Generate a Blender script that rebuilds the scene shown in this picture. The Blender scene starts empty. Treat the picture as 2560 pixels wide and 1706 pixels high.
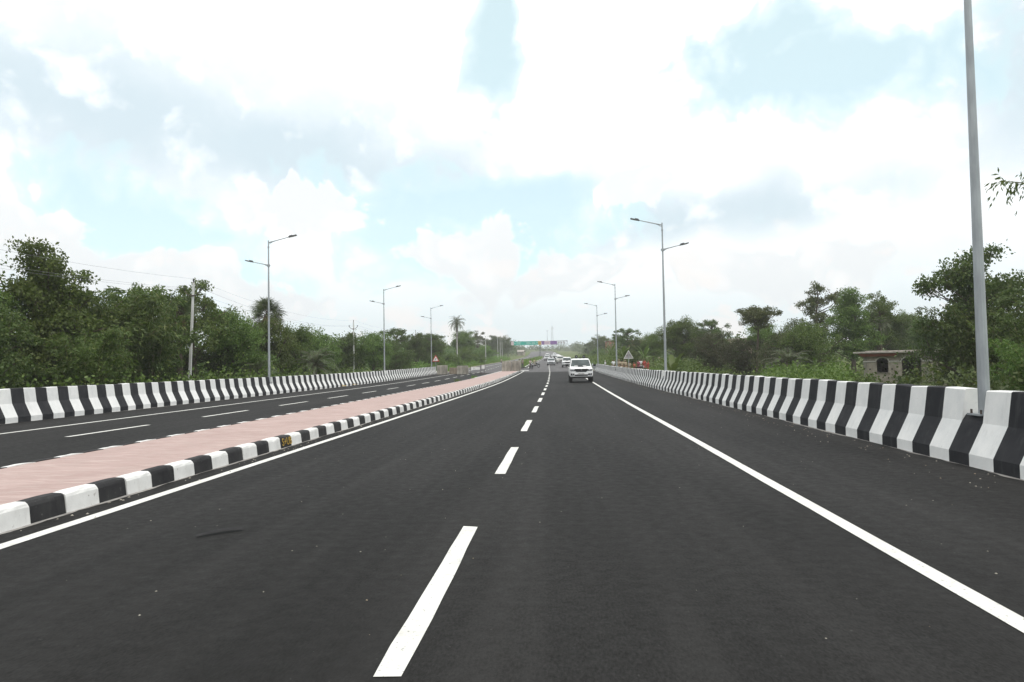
import bpy, bmesh, math, random
import numpy as np
from mathutils import Vector, Matrix
from mathutils.geometry import tessellate_polygon

random.seed(11)
rng = np.random.default_rng(11)
SC = bpy.context.scene
COL = SC.collection
R = math.radians

# ------------------------------------------------------------------ camera
CAM_H = 1.45
def camera():
    f, cx, cy = 1724.0, 1280.0, 853.0          # focal length and centre for a 2560 px wide frame
    vx, vy, roll = 1402.0, 912.0, 0.02         # where the road direction points, and the camera's roll
    y = Vector(((vx - cx) / f, -(vy - cy) / f, -1)).normalized()
    z = Vector((-math.sin(roll), math.cos(roll), 0))
    z = (z - y * z.dot(y)).normalized()
    x = y.cross(z)
    m = Matrix((x, y, z)).to_4x4()
    m.translation = (0, 0, CAM_H)
    cam = bpy.data.cameras.new('camera')
    cam.sensor_width = 36
    cam.lens = f / 2560 * 36
    cam.clip_start = 0.1
    cam.clip_end = 6000
    o = bpy.data.objects.new('camera', cam)
    o.matrix_world = m
    COL.objects.link(o)
    SC.camera = o
camera()

# ------------------------------------------------------------------ world, sun, exposure
SUN_EL, SUN_AZ = R(66), R(140)      # azimuth clockwise from +Y (the road direction)
CLOUD_WHITE = 1.36
def build_world():
    w = bpy.data.worlds.new('World')
    SC.world = w
    w.use_nodes = True
    nt = w.node_tree
    N, L = nt.nodes, nt.links
    N.clear()
    def node(t, **kw):
        n = N.new(t)
        for k, v in kw.items():
            setattr(n, k, v)
        return n
    def setin(n, i, v):
        if hasattr(v, 'is_output') or isinstance(v, bpy.types.NodeSocket):
            L.new(v, n.inputs[i])
        else:
            n.inputs[i].default_value = v
    def M(op, a, b=0.0, c=None, clamp=False):
        n = node('ShaderNodeMath', operation=op, use_clamp=clamp)
        setin(n, 0, a); setin(n, 1, b)
        if c is not None: setin(n, 2, c)
        return n.outputs[0]
    def VM(op, a, b=(0, 0, 0), s=None):
        n = node('ShaderNodeVectorMath', operation=op)
        setin(n, 0, a)
        if op not in ('LENGTH', 'NORMALIZE'): 
            if op == 'SCALE': setin(n, 3, s)
            else: setin(n, 1, b)
        return n.outputs['Value' if op in ('LENGTH', 'DOT_PRODUCT', 'DISTANCE') else 'Vector']
    def MR(v, a, b, c=0.0, d=1.0):
        n = node('ShaderNodeMapRange', interpolation_type='SMOOTHSTEP')
        for i, q in enumerate((v, a, b, c, d)): setin(n, i, q)
        return n.outputs[0]
    def noise(vec, scale, detail=4.0, rough=0.55, dist=0.0):
        n = node('ShaderNodeTexNoise')
        setin(n, 'Vector', vec)
        n.inputs['Scale'].default_value = scale
        n.inputs['Detail'].default_value = detail
        n.inputs['Roughness'].default_value = rough
        n.inputs['Distortion'].default_value = dist
        return n
    def mixc(f, a, b):
        n = node('ShaderNodeMix', data_type='RGBA')
        setin(n, 0, f); setin(n, 6, a); setin(n, 7, b)
        return n.outputs[2]
    d = node('ShaderNodeTexCoord').outputs['Generated']
    sep = node('ShaderNodeSeparateXYZ'); L.new(d, sep.inputs[0])
    az = M('ARCTAN2', sep.outputs[0], sep.outputs[1])
    el = M('ARCSINE', sep.outputs[2])
    cmb = node('ShaderNodeCombineXYZ')
    L.new(az, cmb.inputs[0]); L.new(el, cmb.inputs[1])
    P = cmb.outputs[0]
    n1 = noise(d, 6.0, 1, 0.5)
    n2 = noise(d, 13.0, 6, 0.55)
    PS = VM('ADD', P, VM('SCALE', VM('SUBTRACT', n1.outputs['Color'], (.5, .5, .5)), s=0.12))
    vo = node('ShaderNodeTexVoronoi', voronoi_dimensions='2D', feature='F1')     # rounded cauliflower heads
    L.new(VM('ADD', PS, VM('SCALE', VM('SUBTRACT', n2.outputs['Color'], (.5, .5, .5)), s=0.05)), vo.inputs['Vector'])
    vo.inputs['Scale'].default_value = 17.0; vo.inputs['Detail'].default_value = 2.0; vo.inputs['Roughness'].default_value = .5
    heads = M('SUBTRACT', .42, vo.outputs['Distance'])
    fluff = M('SUBTRACT', n2.outputs[0], .5)
    puff = M('ADD', M('MULTIPLY', heads, .75), M('MULTIPLY', fluff, 1.5))
    def blob(cx, cy, rx, ry, rot=0.0):
        v = VM('SUBTRACT', PS, (cx, cy, 0))
        if rot:
            n = node('ShaderNodeVectorRotate', rotation_type='Z_AXIS')
            L.new(v, n.inputs['Vector']); n.inputs['Angle'].default_value = -rot
            v = n.outputs[0]
        return VM('LENGTH', VM('MULTIPLY', v, (1 / rx, 1 / ry, 0)))
    def mn(l):
        o = l[0]
        for q in l[1:]: o = M('MINIMUM', o, q)
        return o
    # openings in the cloud layer
    holes = mn([blob(-.085, .47, .020, .12), blob(.37, .365, .17, .055), blob(.30, .41, .09, .05),
                blob(-.57, .195, .14, .042, -.35), blob(-.215, .20, .07, .075, -.4), blob(-.10, .235, .19, .034, -.1),
                blob(-.035, .19, .05, .042), blob(-.43, .125, .07, .024),
                blob(.80, .26, .10, .12), blob(-1.05, .30, .12, .10), blob(1.5, .5, .2, .14), blob(-1.9, .45, .2, .15), blob(2.7, .4, .3, .12)])
    hf = M('ADD', holes, puff)
    blue = M('MULTIPLY', MR(hf, 1.25, .80), MR(hf, 1.1, .15, .55, 1.0))
    # blue-grey undersides: broad soft shading, broken up by brighter heads
    dark = mn([blob(-.62, .325, .34, .11, -.12), blob(-.36, .290, .40, .080, -.05), blob(.18, .205, .36, .046, .06),
               blob(-.03, .245, .14, .040), blob(.58, .33, .13, .13), blob(-.68, .10, .16, .06)])
    soft = MR(M('ADD', dark, M('MULTIPLY', fluff, .9)), 1.75, .10)
    lumps = MR(M('ADD', M('MULTIPLY', heads, .55), M('MULTIPLY', fluff, 1.6)), .34, -.16, .38, 1.0)
    g2 = M('MULTIPLY', MR(M('ADD', noise(d, 4.0, 3, .5).outputs[0], M('MULTIPLY', fluff, -.25)), .44, .80), .50)
    grey = M('MULTIPLY', M('MAXIMUM', soft, g2), lumps)
    # cumulus mounds standing in front of the gaps
    mounds = mn([blob(-.13, .150, .105, .062), blob(-.075, .165, .05, .055), blob(-.01, .135, .11, .045), blob(-.70, .155, .15, .065), blob(-.56, .120, .13, .045),
                 blob(-.36, .220, .125, .042), blob(-.42, .100, .12, .034), blob(.12, .250, .075, .034), blob(.30, .115, .22, .04), blob(1.1, .16, .25, .07), blob(-1.4, .15, .3, .07)])
    mound = MR(M('SUBTRACT', mounds, M('MULTIPLY', puff, .9)), 1.12, .92)
    keep = M('SUBTRACT', 1.0, mound)
    blue = M('MULTIPLY', blue, keep)
    grey = M('MULTIPLY', grey, M('SUBTRACT', 1.0, M('MULTIPLY', mound, .75)))
    low = MR(el, .24, .03)                               # paler air towards the horizon
    bk = M('ADD', noise(VM('MULTIPLY', d, (1, 1, 1.8)), 7.0, 4, .55).outputs[0], M('MULTIPLY', heads, .16))
    bank = M('MULTIPLY', MR(bk, .50, .60), MR(el, .23, .11))
    white = (CLOUD_WHITE, CLOUD_WHITE, CLOUD_WHITE, 1)
    under = (.74, .875, .95, 1)
    cloud = mixc(grey, white, under)
    cloud = mixc(M('MULTIPLY', low, .9), cloud, (.84, .96, .99, 1))
    cloud = mixc(M('MULTIPLY', mound, .8), cloud, mixc(lumps, (1.22, 1.21, 1.19, 1), (.93, .965, .98, 1)))
    cloud = mixc(M('MULTIPLY', bank, .9), cloud, (1.06, 1.04, 1.02, 1))
    cloud = mixc(M('MULTIPLY', blue, .9), cloud, (1.08, 1.36, 1.30, 1))
    sky = node('ShaderNodeTexSky', sky_type='NISHITA', sun_disc=False, sun_elevation=SUN_EL, sun_rotation=SUN_AZ,
               altitude=50, air_density=1.0, dust_density=0.6, ozone_density=1.0)
    bg1 = node('ShaderNodeBackground'); L.new(sky.outputs[0], bg1.inputs[0]); bg1.inputs[1].default_value = 0.15
    bg2 = node('ShaderNodeBackground'); L.new(cloud, bg2.inputs[0]); bg2.inputs[1].default_value = 1.0
    veil = M('MULTIPLY', blue, .44)
    mix = node('ShaderNodeMixShader')
    L.new(veil, mix.inputs[0]); L.new(bg2.outputs[0], mix.inputs[1]); L.new(bg1.outputs[0], mix.inputs[2])
    out = node('ShaderNodeOutputWorld')
    L.new(mix.outputs[0], out.inputs[0])
build_world()

def build_sun():
    l = bpy.data.lights.new('sun', 'SUN')
    l.energy = 2.0
    l.angle = R(10)
    l.color = (1, .96, .9)
    o = bpy.data.objects.new('sun', l)
    d = Vector((math.sin(SUN_AZ) * math.cos(SUN_EL), math.cos(SUN_AZ) * math.cos(SUN_EL), math.sin(SUN_EL)))
    o.rotation_euler = (-d).to_track_quat('-Z', 'Y').to_euler()
    o.location = (0, 0, 60)
    COL.objects.link(o)
build_sun()
SC.view_settings.view_transform = 'Standard'
SC.view_settings.look = 'None'
SC.view_settings.exposure = 0.0
SC.view_settings.gamma = 1.0
SC.view_settings.use_curve_mapping = False
SC.render.engine = 'CYCLES'
SC.render.resolution_x, SC.render.resolution_y = 1024, 682

# ------------------------------------------------------------------ road alignment
_G = np.arange(-80, 1201, 1.0)
def _smooth(tab, k):
    a = np.interp(_G, [t[0] for t in tab], [t[1] for t in tab])
    ker = np.ones(k) / k
    return np.convolve(np.pad(a, k // 2, mode='edge'), ker, 'valid')
_Z = _smooth([(-80, 0), (38, 0), (53, .04), (67, .14), (94, .43), (105, .55), (125, .9), (154, 1.5), (220, 2.6), (270, 3.5),
              (360, 5.3), (450, 7.6), (600, 12), (1200, 30)], 15)
_S = _smooth([(-80, 0), (20, 0), (57, -.2), (97, -.7), (130, -1.4), (160, -1.8), (220, -2.3), (320, -3), (400, -4), (500, -6.5),
              (700, -13), (1200, -40)], 21)
def zr(Y): return float(np.interp(Y, _G, _Z))
def sh(Y): return float(np.interp(Y, _G, _S))
def W(u, Y, dz=0.0): return (u + sh(Y), Y, zr(Y) + dz)
def heading(Y): return math.atan2(-(sh(Y + 1) - sh(Y - 1)), 2.0)       # z rotation that follows the road
def tab(t): 
    xs = [a for a, b in t]; ys = [b for a, b in t]
    return lambda Y: float(np.interp(Y, xs, ys))
U_KERB = -5.13                                            # foot of the kerb beside our carriageway
U_MED_L = tab([(0, -7.4), (10, -7.58), (39, -8.05), (95, -7.75), (110, -7.75)])
U_BAR_R = 5.40
U_BAR_L = tab([(0, -15.9), (10, -16.0), (20, -16.25), (32, -16.55), (42, -16.66), (67, -16.6), (95, -16.4), (400, -16.4)])
Y_JOINT = 97.5

# ------------------------------------------------------------------ helpers
def tag(o, label=None, cat=None, group=None, kind=None):
    if label: o['label'] = label
    if cat: o['category'] = cat
    if group: o['group'] = group
    if kind: o['kind'] = kind
    return o
def link(name, me, parent=None, loc=None, rz=None):
    o = bpy.data.objects.new(name, me)
    COL.objects.link(o)
    if parent: o.parent = parent
    if loc is not None: o.location = loc
    if rz is not None: o.rotation_euler[2] = rz
    return o
def thing(name, label, cat, loc=(0, 0, 0), rz=0.0, group=None):
    o = link(name, None, None, loc, rz)
    o.empty_display_size = 0.2
    return tag(o, label, cat, group)
def copy_tree(o, parent=None):
    c = o.copy(); COL.objects.link(c); c.parent = parent
    for ch in list(o.children): copy_tree(ch, c)
    return c
class MB:
    def __init__(s): s.v = []; s.f = []; s.m = []
    def add(s, vs, fs, m=0):
        b = len(s.v); s.v += [tuple(v) for v in vs]
        s.f += [tuple(i + b for i in f) for f in fs]; s.m += [m] * len(fs)
        return s
    def box(s, c, d, m=0, mat=None, taper=1.0):
        x, y, z = d[0] / 2, d[1] / 2, d[2] / 2
        vs = []
        for sz, t in ((-1, 1.0), (1, taper)):
            for sx, sy in ((-1, -1), (1, -1), (1, 1), (-1, 1)):
                p = Vector((sx * x * t, sy * y * t, sz * z))
                if mat is not None: p = mat @ p
                vs.append(p + Vector(c))
        return s.add(vs, [(3, 2, 1, 0), (4, 5, 6, 7), (0, 1, 5, 4), (1, 2, 6, 5), (2, 3, 7, 6), (3, 0, 4, 7)], m)
    def tube(s, pts, rad, n=8, m=0, cap=True):
        pts = [Vector(p) for p in pts]
        if not hasattr(rad, '__len__'): rad = [rad] * len(pts)
        vs, fs = [], []
        ref = None
        for i, p in enumerate(pts):
            t = (pts[min(i + 1, len(pts) - 1)] - pts[max(i - 1, 0)])
            t = t.normalized() if t.length > 1e-9 else Vector((0, 0, 1))
            if ref is None: ref = Vector((1, 0, 0)) if abs(t.x) < .8 else Vector((0, 1, 0))
            a = (ref - t * ref.dot(t)).normalized(); b = t.cross(a); ref = a
            for k in range(n):
                q = 2 * math.pi * (k + .5) / n
                vs.append(p + (a * math.cos(q) + b * math.sin(q)) * rad[i])
        for i in range(len(pts) - 1):
            for k in range(n):
                k2 = (k + 1) % n
                fs.append((i * n + k, i * n + k2, (i + 1) * n + k2, (i + 1) * n + k))
        if cap:
            fs.append(tuple(reversed(range(n)))); fs.append(tuple((len(pts) - 1) * n + k for k in range(n)))
        return s.add(vs, fs, m)
    def ellipsoid(s, c, r, n=10, k=6, m=0):
        pts = [(0, -1)] + [(math.sin(math.pi * (i / k)), -math.cos(math.pi * i / k)) for i in range(1, k)] + [(0, 1)]
        vs = [(c[0], c[1], c[2] - r[2])]
        for i in range(1, k):
            for j in range(n):
                a = 2 * math.pi * j / n
                vs.append((c[0] + r[0] * pts[i][0] * math.cos(a), c[1] + r[1] * pts[i][0] * math.sin(a), c[2] + r[2] * pts[i][1]))
        vs.append((c[0], c[1], c[2] + r[2])); t = len(vs) - 1
        fs = []
        for j in range(n):
            j2 = (j + 1) % n
            fs.append((0, 1 + j2, 1 + j)); fs.append((t, 1 + (k - 2) * n + j, 1 + (k - 2) * n + j2))
            for i in range(k - 2):
                fs.append((1 + i * n + j, 1 + i * n + j2, 1 + (i + 1) * n + j2, 1 + (i + 1) * n + j))
        return s.add(vs, fs, m)
    def plate(s, outline, holes, t, xf, m=0):
        loops = [[Vector((p[0], p[1], 0)) for p in l] for l in [outline] + holes]
        flat = [p for l in loops for p in l]
        n = len(flat)
        tris = tessellate_polygon(loops)
        vs = [xf(p.x, p.y, 0) for p in flat] + [xf(p.x, p.y, t) for p in flat]
        fs = [tuple(q) for q in tris] + [tuple(i + n for i in reversed(q)) for q in tris]
        b = 0
        for l in loops:
            k = len(l)
            for i in range(k):
                j = (i + 1) % k
                fs.append((b + i, b + j, b + j + n, b + i + n))
            b += k
        return s.add(vs, fs, m)
    def mesh(s, name, mats, smooth=False, bevel=0.0, seg=1):
        me = bpy.data.meshes.new(name)
        me.from_pydata(s.v, [], s.f)
        for q in (mats if isinstance(mats, (list, tuple)) else [mats]): me.materials.append(q)
        if any(s.m): me.polygons.foreach_set('material_index', s.m)
        bm = bmesh.new(); bm.from_mesh(me)
        bmesh.ops.recalc_face_normals(bm, faces=bm.faces)
        if bevel: bmesh.ops.bevel(bm, geom=bm.edges[:], offset=bevel, segments=seg, affect='EDGES', profile=.6)
        bm.to_mesh(me); bm.free()
        if smooth: me.polygons.foreach_set('use_smooth', [True] * len(me.polygons))
        me.update()
        return me
    def build(s, name, mats, parent=None, loc=None, rz=None, **kw):
        return link(name, s.mesh(name, mats, **kw), parent, loc, rz)
def quad_mesh(name, V, nq, mat, nper=4):
    me = bpy.data.meshes.new(name)
    V = np.ascontiguousarray(V, dtype=np.float32)
    me.vertices.add(len(V)); me.vertices.foreach_set('co', V.ravel())
    me.loops.add(nq * nper); me.polygons.add(nq)
    me.loops.foreach_set('vertex_index', np.arange(nq * nper, dtype=np.int32))
    me.polygons.foreach_set('loop_start', np.arange(0, nq * nper, nper, dtype=np.int32))
    me.update(calc_edges=True)
    me.materials.append(mat)
    return me

# ------------------------------------------------------------------ materials
class MatB:
    def __init__(s, name, rough=.6, spec=.4, metal=0.0):
        s.m = bpy.data.materials.new(name); s.m.use_nodes = True
        s.nt = s.m.node_tree; s.N = s.nt.nodes; s.L = s.nt.links
        s.b = s.N['Principled BSDF']
        s.b.inputs['Roughness'].default_value = rough
        s.b.inputs['Specular IOR Level'].default_value = spec
        s.b.inputs['Metallic'].default_value = metal
        s.tc = s.N.new('ShaderNodeTexCoord')
    def mapping(s, scale=(1, 1, 1), src='Object'):
        n = s.N.new('ShaderNodeMapping'); n.inputs['Scale'].default_value = scale
        if src == 'World':
            g = s.N.new('ShaderNodeNewGeometry'); s.L.new(g.outputs['Position'], n.inputs[0])
        else: s.L.new(s.tc.outputs[src], n.inputs[0])
        return n.outputs[0]
    def noise(s, vec, scale, detail=4, rough=.55):
        n = s.N.new('ShaderNodeTexNoise'); s.L.new(vec, n.inputs['Vector'])
        n.inputs['Scale'].default_value = scale; n.inputs['Detail'].default_value = detail; n.inputs['Roughness'].default_value = rough
        return n.outputs[0]
    def mr(s, v, a, b, c=0., d=1.):
        n = s.N.new('ShaderNodeMapRange'); s.L.new(v, n.inputs[0])
        for i, q in enumerate((a, b, c, d)): n.inputs[i + 1].default_value = q
        return n.outputs[0]
    def mix(s, f, a, b, blend='MIX'):
        n = s.N.new('ShaderNodeMix'); n.data_type = 'RGBA'; n.blend_type = blend
        for i, q in ((0, f), (6, a), (7, b)):
            if isinstance(q, bpy.types.NodeSocket): s.L.new(q, n.inputs[i])
            else: n.inputs[i].default_value = (*q, 1) if isinstance(q, tuple) and len(q) == 3 else q
        return n.outputs[2]
    def color(s, c):
        if isinstance(c, bpy.types.NodeSocket): s.L.new(c, s.b.inputs['Base Color'])
        else: s.b.inputs['Base Color'].default_value = (*c, 1)
        return s
    def rough(s, v): s.L.new(v, s.b.inputs['Roughness']); return s
    def bump(s, v, strength=.3, dist=.01):
        n = s.N.new('ShaderNodeBump'); s.L.new(v, n.inputs['Height'])
        n.inputs['Strength'].default_value = strength; n.inputs['Distance'].default_value = dist
        s.L.new(n.outputs[0], s.b.inputs['Normal']); return s
def simple(name, c1, c2=None, scale=6., rough=.6, spec=.4, metal=0., bump=0., src='Object', lo=.35, hi=.65, stretch=(1, 1, 1)):
    k = MatB(name, rough, spec, metal)
    if c2 is None: c2 = tuple(x * .8 for x in c1)
    v = k.noise(k.mapping(stretch, src), scale, 5)
    k.color(k.mix(k.mr(v, lo, hi), c1, c2))
    if bump: k.bump(k.noise(k.mapping((1, 1, 1), src), scale * 6, 4), bump, .01)
    return k.m

def mat_asphalt(name, dark, light, grit, rlo, rhi):
    k = MatB(name, .7, .10)
    w = k.mapping((1, 1, 1), 'World')
    fine = k.noise(k.mapping((62, 24, 62), 'World'), 1.0, 3, .75)
    mid = k.noise(w, 9, 5, .6)
    streak = k.noise(k.mapping((2.4, .06, 1), 'World'), 1.0, 5, .6)
    patch = k.noise(k.mapping((.5, .12, 1), 'World'), 1.0, 4, .6)
    c = k.mix(k.mr(fine, .35, .68), dark, light)
    c = k.mix(k.mr(streak, .45, .70, 0, .45), c, tuple(x * 1.35 for x in light))
    c = k.mix(k.mr(patch, .42, .68, 0, .6), c, tuple(x * .8 for x in dark))
    spots = k.noise(w, 26, 2, .5)
    c = k.mix(k.mr(spots, .735, .78, 0, .8), c, grit)
    k.color(c)
    k.rough(k.mr(mid, .3, .7, rlo, rhi))
    k.bump(fine, .55, .006)
    return k.m
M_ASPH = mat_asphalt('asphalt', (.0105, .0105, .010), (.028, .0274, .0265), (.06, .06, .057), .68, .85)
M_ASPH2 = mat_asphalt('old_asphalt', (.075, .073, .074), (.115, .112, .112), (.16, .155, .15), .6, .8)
def mat_paint(name, c, c2, wear, worn, scale=18., stain=.30):
    k = MatB(name, .7, .35 if c[0] > .3 else .12)
    w = k.mapping((1, 1, 1), 'World')
    a = k.mix(k.mr(k.noise(w, 3.0, 5, .65), .35, .7), c, c2)
    n = k.noise(w, scale, 6, .7)
    a = k.mix(k.mr(n, .66 - wear, .70 - wear, 0, 1), a, worn)
    st = k.noise(k.mapping((5, 5, .7), 'World'), 1.4, 6, .7)
    a = k.mix(k.mr(st, .54, .74, 0, stain), a, worn)
    k.color(a); k.bump(k.noise(w, 90, 3, .6), .35, .004)
    return k.m
M_LINE = mat_paint('road_paint', (.70, .70, .66), (.56, .56, .52), .055, (.24, .24, .23), 34, .5)
M_WHITE = mat_paint('white_paint', (.78, .78, .76), (.66, .67, .66), -.02, (.42, .41, .39), 14)
M_BLACK = mat_paint('black_paint', (.021, .022, .025), (.036, .036, .039), -.02, (.10, .10, .10), 14)
M_KWHITE = mat_paint('kerb_white', (.74, .74, .72), (.60, .60, .58), .02, (.36, .34, .32), 22)
M_KBLACK = mat_paint('kerb_black', (.022, .022, .024), (.042, .042, .042), .02, (.12, .115, .11), 22)
M_MORTAR = simple('mortar', (.34, .33, .31), (.20, .19, .18), 8, .9, .2, bump=.5, src='World')
def mat_pink():
    k = MatB('pink_paving', .85, .2)
    w = k.mapping((1, 1, 1), 'World')
    a = k.mix(k.mr(k.noise(w, 1.1, 5, .6), .3, .7), (.405, .300, .278), (.335, .243, .222))
    br = k.noise(k.mapping((1.2, 7, 1), 'World'), 2.0, 5, .65)
    a = k.mix(k.mr(br, .46, .66, 0, .85), a, (.47, .37, .34))
    a = k.mix(k.mr(k.noise(k.mapping((2, 9, 1), 'World'), 3.0, 4, .6), .62, .72, 0, .6), a, (.29, .185, .165))
    a = k.mix(k.mr(k.noise(w, 5, 6, .7), .45, .75, 0, .55), a, (.38, .32, .29))
    k.color(a); k.bump(k.noise(w, 45, 4, .6), .6, .008)
    return k.m
M_PINK = mat_pink()
def mat_ground():
    k = MatB('grassy_ground', .95, .1)
    w = k.mapping((1, 1, 1), 'World')
    a = k.mix(k.mr(k.noise(w, .25, 5, .6), .35, .65), (.075, .115, .028), (.12, .135, .045))
    a = k.mix(k.mr(k.noise(w, 2.5, 5, .7), .5, .75, 0, .8), a, (.045, .075, .018))
    a = k.mix(k.mr(k.noise(w, .6, 3, .6), .66, .74, 0, .8), a, (.20, .16, .10))
    k.color(a); k.bump(k.noise(w, 12, 5, .7), .8, .06)
    return k.m
M_GROUND = mat_ground()
M_VERGE = simple('dusty_verge', (.26, .23, .18), (.16, .17, .09), 1.2, .95, .1, bump=.4, src='World')
def mat_leaf(name, c1, c2, c3, trans=.35, rough=.5):
    k = MatB(name, rough, .35)
    g = k.N.new('ShaderNodeNewGeometry'); oi = k.N.new('ShaderNodeObjectInfo')
    a = k.mix(k.mr(g.outputs['Random Per Island'], 0, 1), c1, c2)
    a = k.mix(k.mr(g.outputs['Random Per Island'], .86, .9, 0, .8), a, c3)
    h = k.N.new('ShaderNodeHueSaturation'); k.L.new(a, h.inputs['Color'])
    k.L.new(k.mr(oi.outputs['Random'], 0, 1, .480, .510), h.inputs['Hue'])
    k.L.new(k.mr(oi.outputs['Random'], 0, 1, .72, 1.22), h.inputs['Value'])
    k.L.new(h.outputs[0], k.b.inputs['Base Color'])
    t = k.N.new('ShaderNodeBsdfTranslucent'); k.L.new(h.outputs[0], t.inputs[0])
    ms = k.N.new('ShaderNodeMixShader'); ms.inputs[0].default_value = trans
    k.L.new(k.b.outputs[0], ms.inputs[1]); k.L.new(t.outputs[0], ms.inputs[2])
    k.L.new(ms.outputs[0], k.N['Material Output'].inputs[0])
    return k.m
M_LEAF = mat_leaf('leaf_green', (.072, .122, .022), (.112, .176, .031), (.155, .205, .05))
M_LEAFD = mat_leaf('leaf_dark', (.055, .098, .022), (.090, .142, .031), (.13, .17, .045))
M_LEAFY = mat_leaf('leaf_light', (.085, .160, .022), (.135, .225, .034), (.18, .26, .05))
M_LEAFO = mat_leaf('leaf_olive', (.070, .092, .030), (.105, .125, .040), (.15, .15, .06))
M_LEAFB = mat_leaf('leaf_brownish', (.062, .070, .028), (.080, .105, .035), (.12, .090, .055))
M_BAMB = mat_leaf('bamboo_leaf', (.060, .112, .020), (.100, .165, .028), (.15, .19, .05))
M_PALM = mat_leaf('palm_leaf', (.050, .080, .028), (.085, .115, .042), (.12, .14, .06), .2, .4)
M_DEAD = simple('dry_frond', (.20, .15, .085), (.12, .085, .05), 8, .9, .1)
M_BARK = simple('bark', (.13, .105, .08), (.07, .058, .045), 5, .95, .1, bump=.6, stretch=(3, 3, .6))
M_CULM = simple('bamboo_culm', (.16, .17, .06), (.20, .17, .09), 4, .5, .3)
M_GALV = simple('galvanised_steel', (.36, .385, .40), (.28, .30, .315), 7, .45, .5, .35, src='World', stretch=(1, 1, .3))
M_HEAD = simple('lamp_housing', (.10, .105, .11), (.07, .07, .075), 9, .45, .4, .3)
M_LENS = simple('lamp_lens', (.55, .56, .55), (.45, .46, .45), 9, .2, .5)
M_CONC = simple('weathered_concrete', (.36, .34, .29), (.19, .175, .15), 2.2, .92, .15, bump=.6, stretch=(1, 1, .45))
M_CONC2 = simple('brown_concrete', (.27, .225, .17), (.17, .14, .105), 2.5, .92, .15, bump=.6, stretch=(1, 1, .5))
M_POLE = simple('pale_concrete', (.60, .60, .585), (.48, .48, .465), 3, .85, .2, bump=.2, stretch=(1, 1, .3))
M_STEEL = simple('rusty_steel', (.10, .075, .06), (.05, .045, .042), 9, .7, .3)
M_WIRE = simple('wire', (.30, .31, .32), (.24, .25, .26), 3, .6, .3)
M_CARW = MatB('white_car_paint', .22, .5).color((.78, .79, .79)).m
M_CARS = MatB('silver_car_paint', .28, .6, .35).color((.60, .62, .64)).m
M_CARG = MatB('cream_car_paint', .3, .5).color((.72, .71, .66)).m
def mat_glass():
    k = MatB('car_glass', .06, .6); k.color(k.mix(k.mr(k.noise(k.mapping(), 2.0, 3), .4, .65), (.025, .038, .038), (.060, .080, .080))); return k.m
M_GLASS = mat_glass()
M_DARK = simple('black_plastic', (.014, .014, .015), (.024, .024, .025), 12, .6, .2)
M_TYRE = simple('tyre_rubber', (.022, .022, .022), (.040, .039, .037), 14, .85, .2, bump=.4)
M_RIM = simple('alloy_rim', (.42, .43, .44), (.30, .31, .32), 9, .35, .5, .6)
M_CHROME = simple('chrome', (.65, .66, .67), (.5, .51, .52), 8, .2, .5, .9)
M_LAMPG = simple('headlamp_glass', (.55, .58, .60), (.32, .34, .36), 18, .12, .6)
M_PLATE = simple('plate_white', (.72, .72, .70), (.60, .60, .58), 9, .5, .4)
M_INK = simple('plate_ink', (.03, .03, .04), (.05, .05, .06), 9, .6, .3)
M_RED = simple('sign_red', (.55, .045, .04), (.42, .05, .045), 5, .45, .4)
M_SIGNW = simple('sign_white', (.74, .73, .71), (.62, .61, .60), 6, .5, .4)
M_SIGNBK = simple('sign_back', (.38, .35, .35), (.26, .245, .25), 6, .6, .4, .2)
M_GREEN = simple('sign_green', (.008, .40, .31), (.012, .34, .27), 4, .45, .4)
M_YEL = simple('sign_yellow', (.55, .36, .05), (.42, .30, .07), 5, .5, .4)
M_PURP = simple('banner_purple', (.16, .09, .28), (.24, .12, .30), 1.5, .6, .3)
M_PINKB = simple('banner_pale', (.62, .50, .52), (.55, .45, .48), 2, .6, .3)
M_BRICK = simple('brick_red', (.36, .16, .11), (.25, .11, .08), 5, .9, .15, bump=.4)
M_WALL = simple('bare_plaster', (.43, .385, .32), (.28, .245, .205), 2.6, .95, .1, bump=.5)
M_TRIM = simple('white_trim', (.70, .68, .63), (.52, .50, .46), 7, .8, .2)
M_ROOFC = simple('roof_slab', (.44, .40, .36), (.24, .22, .20), 4, .95, .1, bump=.6, stretch=(1, 1, 4))
M_REDRUST = simple('red_awning', (.30, .10, .075), (.20, .085, .065), 6, .8, .2, bump=.3)
M_PLAST = simple('pink_plaster', (.50, .38, .34), (.40, .30, .27), 3, .95, .1)
M_TINW = simple('white_tin_roof', (.66, .67, .67), (.52, .53, .53), 3, .5, .4)
M_SKIN = simple('skin', (.20, .115, .075), (.16, .09, .06), 9, .6, .3)
M_HAIR = simple('hair', (.015, .013, .012), (.025, .02, .018), 20, .6, .3)
M_TEXT = simple('yellow_lettering', (.50, .34, .06), (.34, .22, .05), 20, .8, .2)
M_GANT = simple('gantry_steel', (.20, .215, .225), (.15, .16, .17), 4, .6, .3)
CLOTH = {}
def cloth(c):
    if c not in CLOTH: CLOTH[c] = simple('cloth', c, tuple(x * .75 for x in c), 9, .9, .1, bump=.3)
    return CLOTH[c]

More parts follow.
